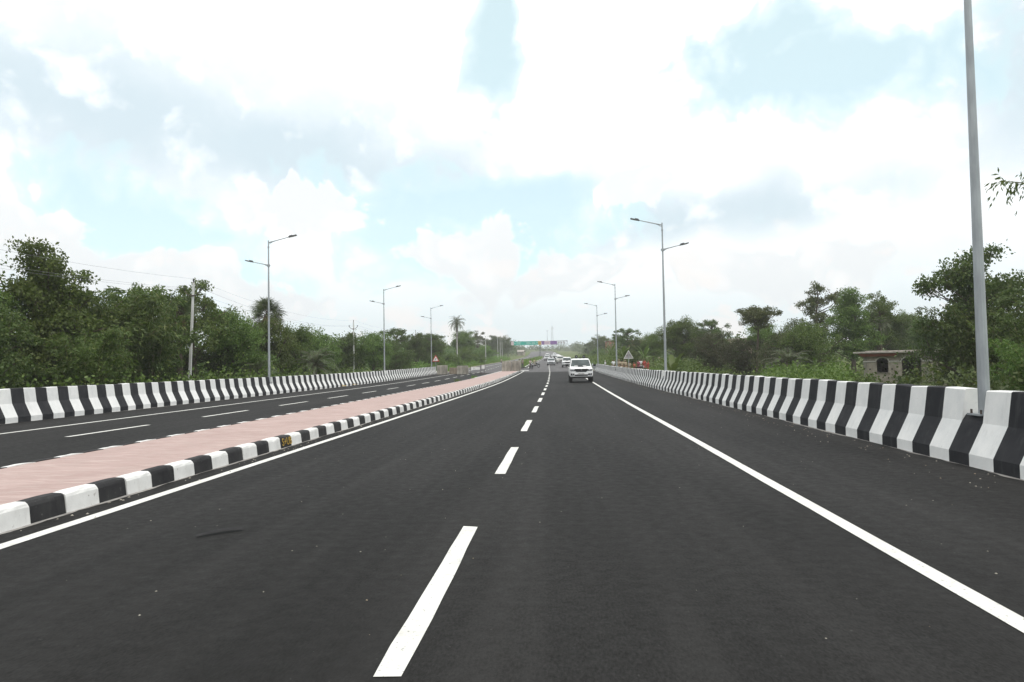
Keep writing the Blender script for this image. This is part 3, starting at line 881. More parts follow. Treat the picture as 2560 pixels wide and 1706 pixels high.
TREES = [  # kind, name, category, label, X, Y, height, width factor
 ('tall1', 'broadleaf_tree', 'tree', 'tall dark leafy tree at the left edge of the picture', -28.3, 31, 8.9, 1.0),
 ('tall1', 'broadleaf_tree', 'tree', 'tallest ragged tree near the left edge, its top against white cloud', -26.4, 33.5, 9.6, .85),
 ('round2', 'broadleaf_tree', 'tree', 'low dense tree in front of the tall one at the far left', -24.2, 27, 6.4, .95),
 ('airy1', 'broadleaf_tree', 'tree', 'open leafy tree filling the dip right of the tallest left-hand tree', -25.7, 34.6, 8.7, 1.0),
 ('bamboo1', 'bamboo_clump', 'bamboo', 'leafy bamboo clump right of the tallest left-hand tree', -25.4, 37, 8.9, 1.05),
 ('bamboo2', 'bamboo_clump', 'bamboo', 'bamboo clump with arching tips left of the leaning utility pole', -25.5, 41, 9.0, 1.05),
 ('bamboo2', 'bamboo_clump', 'bamboo', 'low bamboo thicket behind the left barrier, nearest the camera', -22.4, 31, 5.6, 1.1),
 ('airy1', 'broadleaf_tree', 'tree', 'thin open tree whose arching twigs show between the bamboo and the pole', -27.8, 44.5, 9.2, .95),
 ('airy1', 'broadleaf_tree', 'tree', 'open leafy tree just behind the top of the leaning utility pole', -26.3, 48, 9.9, .9),
 ('round1', 'broadleaf_tree', 'tree', 'dark rounded tree just right of the leaning utility pole', -25.3, 51, 7.7, .85),
 ('round2', 'broadleaf_tree', 'tree', 'bushy tree at the foot of the leaning utility pole', -25.6, 41.5, 4.6, 1.1),
 ('dense', 'broadleaf_tree', 'tree', 'dark shaded tree behind the first bamboo clump', -29.5, 39, 7.0, 1.0),
 ('dense', 'broadleaf_tree', 'tree', 'shadowy tree between the bamboo and the dry-fronded palm', -28.5, 49, 6.6, 1.0),
 ('round3', 'broadleaf_tree', 'tree', 'broad green tree below the fan palm, behind the nearest left lamp', -25.6, 58, 7.7, .78),
 ('round1', 'broadleaf_tree', 'tree', 'green tree right of the nearest left lamp', -24.6, 63, 6.8, .85),
 ('dense', 'broadleaf_tree', 'tree', 'dark tree between the leaning pole and the fan palm', -26.0, 55, 5.6, .9),
 ('round3', 'broadleaf_tree', 'tree', 'wide dark tree behind the feather palm', -28.6, 79, 7.1, 1.0),
 ('round2', 'broadleaf_tree', 'tree', 'rounded tree behind the second utility pole', -26.9, 85, 7.1, 1.0),
 ('round1', 'broadleaf_tree', 'tree', 'layered tree between the second utility pole and the middle left lamp', -24.0, 87, 6.7, 1.0),
 ('airy3', 'broadleaf_tree', 'tree', 'tree with a tufted top just right of the middle left lamp', -24.3, 100, 7.9, .9),
 ('dense', 'broadleaf_tree', 'tree', 'dark tree below the tufted one, right of the middle left lamp', -23.4, 96, 5.6, 1.0),
 ('round2', 'broadleaf_tree', 'tree', 'dark tree behind the third utility pole', -24.6, 116, 7.0, 1.0),
 ('airy3', 'broadleaf_tree', 'tree', 'flat-topped tree beside the farthest left lamp', -24.2, 128, 7.5, 1.0),
 ('round3', 'broadleaf_tree', 'tree', 'wide tree between the farthest left lamp and the tall thin palm', -25.6, 136, 6.8, 1.0),
 ('round1', 'broadleaf_tree', 'tree', 'rounded tree right of the tall thin palm', -25.2, 178, 9.0, 1.0),
 ('airy2', 'broadleaf_tree', 'tree', 'pale yellowish flowering tree in the left tree line', -27.0, 226, 10.6, 1.0),
 ('round2', 'broadleaf_tree', 'tree', 'bluish dark tree behind the three thin poles', -29.4, 300, 11.2, 1.1),
 ('round3', 'broadleaf_tree', 'tree', 'hazy rounded tree left of the sign gantry', -29.2, 345, 11.6, 1.0),
 ('bright', 'broadleaf_tree', 'tree', 'light green bushy tree at the bend of the left verge', -22.6, 160, 4.4, 1.2),
 ('bright', 'broadleaf_tree', 'tree', 'light green bush mass below the three thin poles', -23.4, 215, 5.6, 1.3),
 ('round1', 'broadleaf_tree', 'tree', 'hazy tree at the far end of the road under the green signs', -32, 420, 9.0, 1.2),
 # right
 ('round2', 'broadleaf_tree', 'tree', 'hazy tree beside the right post of the gantry', 14.5, 338, 8.2, 1.0),
 ('round3', 'broadleaf_tree', 'tree', 'rounded distant tree right of the gantry', 15.5, 262, 9.4, 1.0),
 ('round1', 'broadleaf_tree', 'tree', 'distant tree between the two far right lamps', 18.4, 212, 7.8, 1.0),
 ('airy3', 'broadleaf_tree', 'tree', 'slender layered tree standing clear right of the third right lamp', 12.8, 131, 7.7, .95),
 ('dense', 'broadleaf_tree', 'tree', 'dark tree under the slender layered one', 13.9, 126, 5.0, 1.0),
 ('round1', 'broadleaf_tree', 'tree', 'green tree left of the second right lamp', 15.6, 118, 5.9, 1.0),
 ('round3', 'broadleaf_tree', 'tree', 'broad dark tree just right of the second right lamp', 17.4, 101, 7.6, .85),
 ('round2', 'broadleaf_tree', 'tree', 'tree filling the gap right of the broad dark tree', 20.4, 103, 6.0, 1.0),
 ('airy3', 'broadleaf_tree', 'tree', 'small tree with a spiky top, left of the umbrella-shaped tree', 19.9, 92, 7.3, .75),
 ('dense', 'broadleaf_tree', 'tree', 'full green tree below the spiky-topped one', 19.6, 88, 5.2, 1.0),
 ('dense', 'broadleaf_tree', 'tree', 'full green tree between the umbrella-shaped tree and the tall open one', 26.8, 80, 6.2, 1.0),
 ('brown', 'broadleaf_tree', 'tree', 'dull brownish tree behind the right barrier, left of the umbrella-shaped one', 17.4, 80, 5.0, .95),
 ('brown', 'broadleaf_tree', 'tree', 'dark brown-green spreading tree below the umbrella-shaped crown', 19.4, 75, 4.6, 1.05),
 ('umbrella', 'broadleaf_tree', 'tree', 'umbrella-shaped tree standing above its neighbours on the right', 20.3, 73, 8.0, .95),
 ('brown', 'broadleaf_tree', 'tree', 'dark spreading tree right of the umbrella-shaped tree', 22.0, 70, 5.6, .9),
 ('round3', 'broadleaf_tree', 'tree', 'rounded green tree left of the house on the right', 23.9, 69, 6.7, .85),
 ('round1', 'broadleaf_tree', 'tree', 'rounded tree behind the right-hand feather palm', 23.4, 82, 5.6, 1.0),
 ('airy2', 'broadleaf_tree', 'tree', 'tall open-crowned tree above the house on the right', 30.2, 83, 10.5, .85),
 ('tall1', 'broadleaf_tree', 'tree', 'tall full tree behind the house roof', 31.6, 77, 9.5, .95),
 ('airy1', 'broadleaf_tree', 'tree', 'tree with a leaning flat top right of the tall full tree', 35.6, 80, 9.2, .8),
 ('round2', 'broadleaf_tree', 'tree', 'dark rounded tree above the right end of the house', 38.5, 84, 7.6, 1.0),
 ('round3', 'broadleaf_tree', 'tree', 'distant tree left of the big tree at the right edge', 48.4, 100, 7.9, .9),
 ('round1', 'broadleaf_tree', 'tree', 'low distant tree beside the big right-hand tree', 46.6, 93, 6.2, 1.0),
 ('round2', 'broadleaf_tree', 'tree', 'big dark tree behind the nearest right lamp pole', 24.9, 43, 9.9, .84),
 ('dense', 'broadleaf_tree', 'tree', 'full dark tree under the big one, left of the nearest right lamp pole', 25.9, 44.5, 7.4, .85),
 ('bamboo1', 'bamboo_clump', 'bamboo', 'bamboo clump overhanging the house on the right', 24.0, 41.5, 7.0, .9),
 ('bamboo2', 'bamboo_clump', 'bamboo', 'bamboo clump right of the nearest lamp pole', 22.8, 35, 6.6, 1.0),
 ('bamboo1', 'bamboo_clump', 'bamboo', 'bamboo at the right edge, close behind the barrier', 17.2, 26, 4.4, 1.0),
 ('round2', 'broadleaf_tree', 'tree', 'tree at the right edge behind the bamboo', 26.2, 37, 8.4, 1.0),
 ('bamboo2', 'bamboo_clump', 'bamboo', 'low bamboo spray in front of the house wall', 21.3, 44, 2.3, 1.0),
]
for k, nm, cat, lab, X, Y, h, w in TREES:
    plant(k, nm, cat, lab, X, Y, h, w, GL if X < 0 else GR)
plant('fan', 'fan_palm', 'palm', 'tall fan palm behind the nearest left lamp', -26.2, 60, 9.5, 1.0)
plant('fan', 'fan_palm', 'palm', 'fan palm with hanging dry fronds beside the leaning utility pole', -26.3, 46, 8.3, 1.0)
plant('date', 'feather_palm', 'palm', 'squat feather palm just behind the left barrier', -21.3, 58.5, 3.3, 1.0)
plant('date', 'feather_palm', 'palm', 'half hidden feather palm between the leaning pole and the nearest left lamp', -22.8, 50.5, 2.7, .9)
plant('date', 'feather_palm', 'palm', 'feather palm left of the house on the right side', 18.6, 58, 2.9, 1.1)
plant('datetall', 'feather_palm', 'palm', 'tall thin palm standing above the left tree line', -25.0, 166, 10.6, 1.0)
plant('datetall', 'feather_palm', 'palm', 'drooping palm behind the house roof', 34.0, 76, 5.6, 1.1)
for lab, X, Y, h in (('banana plant just left of the second right lamp', 9.9, 62, 3.6), ('banana plant behind the women in red', 11.6, 97, 3.4), ('banana plant right of the gantry, on the green bank', 12.0, 165, 4.4),
                     ('banana plant behind the back of the triangular sign', 9.4, 104, 3.4)):
    plant('banana', 'banana_plant', 'banana plant', lab, X, Y, h, 1.0, 'banana plants')
SHR = [('shrub2', 'bright yellow-green shrub beside the squat feather palm', -20.3, 61.5, 1.9), ('shrub2', 'bright shrub behind the right barrier, right of the second lamp', 9.3, 45, 1.9),
       ('bush', 'rounded bush beyond the end of the left barrier', -21.6, 118, 2.6), ('bush', 'leafy bush between the tall thin palm and the fourth pole', -22.4, 140, 3.0),
       ('bush', 'bush by the verge right of the fourth pole', -21.8, 178, 3.2), ('shrub1', 'small dark shrub behind the red triangular sign', -20.0, 104, 1.6),
       ('bush', 'bush on the bank behind the far right lamp', 11.4, 140, 3.0), ('bush', 'pale green bush near the right post of the gantry', 12.5, 230, 4.0),
       ('shrub1', 'shrub beside the women in red', 13.4, 84, 2.0), ('bush', 'bush behind the khaki-clad people', 11.0, 108, 2.8),
       ('shrub2', 'low bright shrub under the umbrella-shaped tree', 14.4, 60, 1.9), ('shrub1', 'shrub leaning on the house wall', 22.2, 54.5, 2.2)]
for k, lab, X, Y, h in SHR: plant(k, 'shrub', 'shrub', lab, X, Y, h, 1.0, 'roadside shrubs')

def leaf_mass(name, label, cat, mat, pts, L, wd=.36):
    d = unit(rng.normal(size=(len(pts), 3)) + np.array([0, 0, .5]))
    V = leaf_quads(pts, d, L, L * wd)
    me = quad_mesh(name, V, len(V) // 4, mat)
    return tag(link(name, me), label, cat, None, 'stuff')
def scatter_mass(boxes, n, hfun, cl=14, r=.5):
    """clumps of leaves over ground patches; boxes are (x0, x1, y0, y1) measured from the road's own axis"""
    out = []
    tot = sum((b[1] - b[0]) * (b[3] - b[2]) for b in boxes)
    for b in boxes:
        k = max(1, int(n / cl * (b[1] - b[0]) * (b[3] - b[2]) / tot))
        for _ in range(k):
            u = random.uniform(b[0], b[1]); Y = random.uniform(b[2], b[3]); X = u + sh(Y)
            g = ground(X, Y); z = g + hfun(u, Y) * math.sqrt(random.random())
            out.append(np.array([X, Y, z]) + rng.normal(size=(cl, 3)) * np.array([r, r, r * .7]))
    P = np.concatenate(out)
    return P
hum = lambda u, Y: .65 + .35 * math.sin(u * 1.3 + Y * .7) * math.sin(Y * .9 - u * .5)
leaf_mass('undergrowth', 'dark green undergrowth behind the left barrier', 'undergrowth', M_LEAF,
          scatter_mass([(-24.5, -19.2, 22, 70)], 42000, lambda u, Y: 2.6 * hum(u, Y) * sstep((-18.2 - u) / 2.5 + .35)), .17)
leaf_mass('undergrowth', 'bright green thicket behind the right barrier left of the house', 'undergrowth', M_LEAF,
          scatter_mass([(.30 * y, .405 * y, y, y + 2) for y in range(33, 60, 2)], 30000, lambda u, Y: 2.75 * (.35 + .65 * hum(u * 1.4, Y * 1.3)), 16, .38), .15)
leaf_mass('undergrowth', 'green growth along the foot of the right-hand trees', 'undergrowth', M_LEAF,
          scatter_mass([(13, 26, 64, 100), (8, 16, 105, 240)], 30000, lambda u, Y: 1.5 * hum(u, Y) + (.6 if Y > 100 else 0)), .22)
leaf_mass('undergrowth', 'green growth along the far left verge', 'undergrowth', M_LEAFY,
          scatter_mass([(-24, -19.2, 104, 300)], 26000, lambda u, Y: .5 + 1.3 * hum(u, Y) * sstep((-18.8 - u) / 3)), .24)
leaf_mass('undergrowth', 'shaded growth behind the bamboo at the right edge', 'undergrowth', M_LEAFD,
          scatter_mass([(15, 30, 18, 36), (26, 40, 40, 60)], 26000, lambda u, Y: 3.2 * hum(u, Y)), .2)
leaf_mass('woodland', 'dense woodland behind the trees left of the road', 'woodland', M_LEAFD,
          scatter_mass([(-48, -29, 26, 110), (-52, -28, 110, 420)], 60000, lambda u, Y: (5.4 if Y < 110 else 6.5) * hum(u * .4, Y * .3), 24, 1.1), .5)
leaf_mass('woodland', 'dense woodland behind the trees right of the road', 'woodland', M_LEAFD,
          scatter_mass([(22, 75, 86, 150), (17, 70, 150, 420)], 52000, lambda u, Y: (4.6 if Y < 150 else 6.5) * hum(u * .4, Y * .3), 24, 1.1), .5)
leaf_mass('woodland', 'hazy far woodland closing the view at the end of the road', 'woodland', M_LEAFD,
          scatter_mass([(-200, 200, 730, 800), (-120, -24, 430, 730), (24, 120, 430, 730)], 50000, lambda u, Y: 7.5 * hum(u * .15, Y * .1), 24, 2.2), 1.2)
leaf_mass('hedge', 'green planting on the median strip beyond the motorcycles', 'hedge', M_LEAFY,
          scatter_mass([(-7.4, -5.5, 129, 325)], 22000, lambda u, Y: .4 + 1.0 * hum(u * 2, Y), 16, .25), .22)
def grass(name, label, boxes, n, h):
    tot = sum((b[1] - b[0]) * (b[3] - b[2]) for b in boxes); P = []
    for b in boxes:
        k = int(n * (b[1] - b[0]) * (b[3] - b[2]) / tot)
        for _ in range(k):
            u = random.uniform(b[0], b[1]); Y = random.uniform(b[2], b[3]); X = u + sh(Y)
            zz = max(ground(X, Y), zr(Y) if (-16.9 < u < 5.5) else -99)
            P.append((X, Y, zz))
    P = np.array(P); m = len(P)
    d = unit(rng.normal(size=(m, 3)) * np.array([.45, .45, .1]) + np.array([0, 0, 1]))
    b = unit(np.cross(d, rng.normal(size=(m, 3)))); l = (h * (.5 + rng.random(m)))[:, None]
    v = np.empty((m, 4, 3)); v[:, 0] = P - b * h * .05; v[:, 1] = P + b * h * .05
    v[:, 2] = P + d * l + b * h * .01; v[:, 3] = P + d * l * .98 - b * h * .01
    return tag(link(name, quad_mesh(name, v.reshape(-1, 3), m, M_LEAFY)), label, 'grass', None, 'stuff')
grass('grass', 'tall green grass on the verges beyond the barrier ends', [(-23, -17.6, 95, 230), (7.0, 12, 100, 300)], 26000, .55)
grass('grass', 'rough grass on the bank behind the right barrier', [(6.4, 14, 30, 100)], 14000, .5)
for lab, u, Y, n in (('grass tuft growing from the left edge of the pink median, the nearer of two', -8.42, 57.5, 110), ('grass tuft growing from the left edge of the pink median, the farther of two', -8.40, 69, 110)):
    P = []
    t = grass('grass_tuft', lab, [(u - .22, u + .22, Y - .55, Y + .55)], n, .30)
    del t['kind']; t['group'] = 'grass tufts on the median edge'; t['category'] = 'grass tuft'
# an arching bamboo culm that hangs into the top right of the view
def overhang():
    t = thing('bamboo_culm', 'drooping bamboo tip hanging into the right edge above the barrier', 'bamboo', (16.2, 18.5, ground(16.2, 18.5)))
    b = np.array([0, 0, -.3]); pts = []
    for i in range(15):
        s = i / 14
        pts.append(np.array([-6.2 * s ** 1.9, -2.4 * s ** 1.7, 10.7 * s - 3.6 * s ** 3.2]))
    mb = MB(); mb.tube([Vector(p) for p in pts], [.04 * (1.04 - s / 14) + .007 for s in range(15)], 5, cap=False); mb.build('stem', M_CULM, t)
    V = []
    for j in range(150):
        s = .62 + .38 * rng.random(); i = min(13, int(s * 14)); p = pts[i] + (pts[i + 1] - pts[i]) * (s * 14 - i)
        d = unit(rng.normal(size=(1, 3)) + np.array([[-.5, 0, -.7]]))[0]; ln = .2 + .5 * rng.random()
        pp = p + d * ln * rng.random(6)[:, None]
        V.append(leaf_quads(pp, np.repeat(d[None], 6, 0), .145, .020, spread=.6, droop=.6, fold=.04))
    V = np.concatenate(V); link('foliage', quad_mesh('foliage', V, len(V) // 4, M_BAMB), t)
overhang()

# ------------------------------------------------------------------ utility poles and wires
POLES = [(-22.9, 2, 7.2, .0, None), (-23.65, 43, 7.18, .042, 'leaning pale concrete utility pole behind the left barrier, the nearest one'),
         (-25.6, 84, 7.17, 0., 'concrete utility pole with a V-shaped bracket left of the middle left lamp'), (-25.0, 118, 7.64, 0., 'slim utility pole left of the farthest left lamp'),
         (-22.6, 150, 9.05, 0., 'utility pole in front of the tall thin palm'), (-21.2, 195, 9.66, 0., 'utility pole standing alone right of the yellowish flowering tree'),
         (-23.67, 260, 12.3, 0., 'leftmost of three thin distant poles'), (-24.5, 280, 12.8, 0., 'middle one of three thin distant poles'), (-24.75, 292, 13.0, 0., 'rightmost of three thin distant poles')]
def utility_pole(X, Y, top, lean, label):
    g = ground(X, Y); H = top - g
    t = thing('utility_pole', label, 'utility pole', (X - lean * H, Y, g), 0, 'concrete utility poles')
    t.rotation_euler[1] = math.atan(lean)
    mb = MB()
    a, b = .095, .062
    mb.add([(-a, -a * .8, -.3), (a, -a * .8, -.3), (a, a * .8, -.3), (-a, a * .8, -.3), (-b, -b * .8, H), (b, -b * .8, H), (b, b * .8, H), (-b, b * .8, H)],
           [(3, 2, 1, 0), (4, 5, 6, 7), (0, 1, 5, 4), (1, 2, 6, 5), (2, 3, 7, 6), (3, 0, 4, 7)])
    mb.build('shaft', M_POLE, t, bevel=.012)
    mb = MB(); z = H - .85
    for s in (-1, 1):
        mb.tube([(s * .08, -.09, z), (s * .25, -.09, z + .03), (s * .50, -.09, z + .26), (s * .52, -.09, z + .32)], .028, 6)
    mb.box((0, -.085, z), (.24, .05, .09))
    mb.build('crossarm', M_STEEL, t)
    mb = MB(); mb.box((0, 0, H + .05), (.05, .05, .16)); mb.build('top_pin', M_STEEL, t)
    for x, z2 in ((-.52, z + .32), (.52, z + .32), (0, H + .12)):
        mb = MB(); mb.tube([(x, -.09 if x else 0, z2), (x, -.09 if x else 0, z2 + .07), (x, -.09 if x else 0, z2 + .09), (x, -.09 if x else 0, z2 + .15)], [.05, .05, .03, .045], 8); mb.build('insulator', M_DARK, t)
for X, Y, top, lean, lab in POLES[1:]: utility_pole(X, Y, top, lean, lab)
def wire(dx, dz, label, sagk):
    mb = MB(); pts = []
    P = [(p[0] + dx, p[1], p[2] + dz) for p in POLES[:7]]
    for i in range(len(P) - 1):
        a, b = Vector(P[i]), Vector(P[i + 1])
        for k in range(12):
            t = k / 12; q = a.lerp(b, t); q.z -= sagk * 4 * t * (1 - t) * ((b - a).length / 40) ** 2 * .95; pts.append(q)
    pts.append(Vector(P[-1]))
    mb.tube(pts, .006, 4, cap=False)
    tag(mb.build('overhead_wire', M_WIRE), label, 'wire', 'overhead wires')
wire(0, .25, 'highest of the three overhead wires strung between the utility poles', .8)
wire(-.52, -.40, 'lower overhead wire on the tree side of the utility poles', .85)
wire(.52, -.40, 'lower overhead wire on the road side of the utility poles', .9)

# ------------------------------------------------------------------ road signs
def tri(r): return [(-r * .866, -r * .5), (r * .866, -r * .5), (0, r)]
def sign_left():
    X, Y = -17.25, 94.5; g = ground(X, Y)
    t = thing('warning_sign', 'red-bordered white triangular warning sign at the end of the left barrier', 'road sign', (X, Y, g), 0)
    mb = MB(); mb.tube([(0, .03, -.2), (0, .03, 2.75)], .035, 8); mb.build('post', M_GALV, t)
    xf = lambda o: (lambda x, y, d: (x, -o - d, 2.45 + y))
    mb = MB(); mb.plate(tri(.60), [], .02, xf(0)); p = mb.build('red_border', M_RED, t)
    mb = MB(); mb.plate(tri(.42), [], .006, xf(.021)); p2 = mb.build('white_face', M_SIGNW, t)
    mb = MB(); mb.plate([(-.16, -.12), (-.08, -.12), (.06, .02), (.06, .10), (.10, .10), (.03, .20), (-.04, .10), (0, .10), (0, .04)], [], .004, xf(.029)); mb.build('symbol', M_INK, p2)
sign_left()
def sign_right():
    X, Y = 7.45, 76.5; g = ground(X, Y); zc = zr(Y) + 2.05
    t = thing('warning_sign', 'triangular road sign seen from its grey back, behind the right barrier', 'road sign', (X, Y, g), 0)
    h = zc - g
    mb = MB(); mb.tube([(0, .0, -.3), (0, .0, h + .2)], .034, 8); mb.build('post', M_GALV, t)
    xf = lambda o: (lambda x, y, d: (x, -o - d, h + y))
    mb = MB(); mb.plate(tri(.60), [], .012, lambda x, y, d: (x, .036 + d, h + y)); mb.build('plate', M_SIGNBK, t)
    mb = MB(); mb.plate(tri(.62), [tri(.53)], .03, lambda x, y, d: (x, .004 + d, h + y)); mb.build('frame', M_SIGNW, t)
    mb = MB(); mb.box((0, .02, h + .08), (.52, .03, .04)); mb.build('brace', M_STEEL, t)
sign_right()

# ------------------------------------------------------------------ concrete blocks, barricades, small things on the road
def block(label, X, Y, w, d, h, mat, rz=0., zoff=0.):
    u = X - sh(Y)
    mb = MB(); r = random.Random(label)
    nx, nz = 4, 3
    mb.box((0, 0, h / 2), (w, d, h), 0, None, .985)
    me = mb.mesh('concrete_block', mat, bevel=.03, seg=2)
    bm = bmesh.new(); bm.from_mesh(me)
    for v in bm.verts: v.co += Vector((r.uniform(-.012, .012), r.uniform(-.012, .012), r.uniform(-.012, .012) if v.co.z > .1 else 0))
    bm.to_mesh(me); bm.free()
    t = thing('concrete_block', label, 'concrete block', (X, Y, zr(Y) + zoff), rz, 'concrete blocks closing the left carriageway')
    link('body', me, t)
    for s in (-.28, .28):
        b = MB(); b.tube([(s * w - .07, 0, h - .02), (s * w - .06, 0, h + .06), (s * w + .06, 0, h + .06), (s * w + .07, 0, h - .02)], .012, 5); b.build('lifting_loop', M_STEEL, t)
    return t
block('weathered concrete block standing against the end of the left barrier', -15.75, 91.0, 1.35, .9, 1.22, M_CONC, .06)
block('low brown concrete block between two taller grey blocks', -14.35, 94.0, 1.75, .8, .86, M_CONC2, -.04)
block('grey concrete block with chalky scrawl beside the metal barricade', -12.95, 90.5, 1.42, .9, 1.15, M_CONC, .03)
block('big upright concrete block on the tip of the pink median, the left one', -7.55, 96.3, 1.35, .9, 1.38, M_CONC, .02, .205)
block('big upright concrete block on the tip of the pink median, the right one', -6.25, 97.4, 1.15, 1.0, 1.42, M_CONC, -.08, .205)
for lab, X, Y, w, h in (('flat pale kerb slab lying past the tip of the median', -6.0, 103.2, 1.0, .16), ('second pale slab lying nearer the motorcycles', -5.2, 104.6, .7, .14)):
    mb = MB(); mb.box((0, 0, h / 2), (w, .4, h)); o = mb.build('concrete_slab', M_KWHITE, None, (X, Y, zr(Y) + .002), .2, bevel=.02); tag(o, lab, 'concrete slab')
def barricade(label, X, Y, w, h, rz):
    t = thing('barricade', label, 'barricade', (X, Y, zr(Y)), rz)
    mb = MB()
    for s in (-1, 1):
        mb.tube([(s * w / 2, 0, 0), (s * w / 2, 0, h)], .022, 6); mb.tube([(s * w / 2, -.35, .02), (s * w / 2, .35, .02)], .022, 6)
    for z in (.18, .42, h * .74): mb.tube([(-w / 2, 0, z), (w / 2, 0, z)], .018, 6)
    mb.build('frame', M_STEEL, t)
    mb = MB(); mb.box((0, -.03, h * .585), (w * .84, .012, h * .30)); b = mb.build('board', M_SIGNW, t)
    return t, b, h
t, b, h = barricade('steel barricade with a white board on the left carriageway', -11.2, 90.2, 1.35, 1.30, .0)
lettering(b, 'L', .26, (-.18, -.038, h * .60), (R(90), 0, 0), M_INK)
t, b, h = barricade('narrow steel barricade turned edge-on behind the white board', -10.35, 91.4, .9, 1.55, 1.15)
# strip of rubber on the lane
def rubber():
    mb = MB(); pts = []
    for i in range(15):
        t = i / 14
        pts.append((-3.20 + .30 * t, 5.86 + .26 * t + .03 * math.sin(t * 3), .012 + .015 * math.sin(t * 3.1)))
    b = 0
    for i, p in enumerate(pts):
        w = .017 + .012 * math.sin(math.pi * i / 14)
        mb.v += [(p[0] + .6 * w, p[1] - w, p[2]), (p[0] - .6 * w, p[1] + w, p[2] + .004), (p[0], p[1], p[2] + .014)]
        if i:
            k = 3 * i
            for a, c in ((0, 1), (1, 2), (2, 0)): mb.f.append((k - 3 + a, k - 3 + c, k + c, k + a)); mb.m.append(0)
    tag(mb.build('rubber_strip', M_DARK), 'curved black strip of torn tyre rubber lying on the left lane', 'rubber strip')
rubber()
for lab, u, Y, w in (('yellow scrap of plastic at the foot of the left barrier, the nearer one', -16.72, 52.2, .55), ('yellow scrap of plastic at the foot of the left barrier, the farther one', -16.70, 55.0, .6)):
    mb = MB(); n = 7
    ring = [(math.cos(i * 6.283 / n) * w * random.uniform(.5, .9), math.sin(i * 6.283 / n) * .28 * random.uniform(.6, 1), random.uniform(.01, .09)) for i in range(n)]
    mb.add(ring + [(0, 0, .10)], [(i, (i + 1) % n, n) for i in range(n)])
    tag(mb.build('plastic_scrap', M_YEL, None, W(u, Y, .004)), lab, 'litter')
def grit():
    mb = MB(); r = random.Random(4)
    def bit(u, Y, s, m):
        a = r.uniform(0, 6.28); x, y, z = W(u, Y, .003)
        k = 5; v = [(x + math.cos(a + i * 1.257) * s * r.uniform(.6, 1.2), y + math.sin(a + i * 1.257) * s * r.uniform(.6, 1.6), z) for i in range(k)] + [(x, y, z + s * .7)]
        mb.add(v, [(i, (i + 1) % k, k) for i in range(k)], m)
    for _ in range(420): bit(5.28 - abs(r.gauss(0, .35)), r.uniform(4, 60), r.uniform(.005, .016), r.choice((0, 0, 1)))
    for _ in range(170): bit(r.uniform(-4.6, 4.8), r.uniform(3.2, 24), r.uniform(.003, .009), r.choice((0, 0, 1)))
    for _ in range(200): bit(-5.05 + abs(r.gauss(0, .15)), r.uniform(4, 40), r.uniform(.006, .018), 0)
    tag(mb.build('grit', [M_CONC, M_CONC2]), 'scattered grit and crumbs of mortar on the asphalt', 'grit', None, 'stuff')
grit()
# guard rail past the end of the right barrier
def guard_rail():
    t = thing('guard_rail', 'short steel guard rail past the end of the right barrier', 'guard rail', W(5.75, 97.6))
    o = Vector(W(5.75, 97.6)); mb = MB(); prof = [(0, .45), (-.07, .50), (-.07, .56), (0, .61), (-.07, .66), (-.07, .72), (0, .77)]; n = len(prof)
    ys = np.arange(97.8, 122, 2.0)
    for Y in ys:
        bend = .0018 * (Y - 97.8) ** 2
        for x, z in prof: mb.v.append(tuple(Vector(W(5.72 + bend + x, Y, z)) - o))
    for i in range(len(ys) - 1):
        for j in range(n - 1): mb.f.append((i * n + j, i * n + j + 1, (i + 1) * n + j + 1, (i + 1) * n + j)); mb.m.append(0)
    mb.build('beam', M_GALV, t)
    for Y in ys:
        bend = .0018 * (Y - 97.8) ** 2
        p = Vector(W(5.80 + bend, Y)) - o
        m2 = MB(); m2.box((p.x, p.y, p.z + .35), (.10, .12, .95)); m2.build('post', M_GALV, t)
guard_rail()

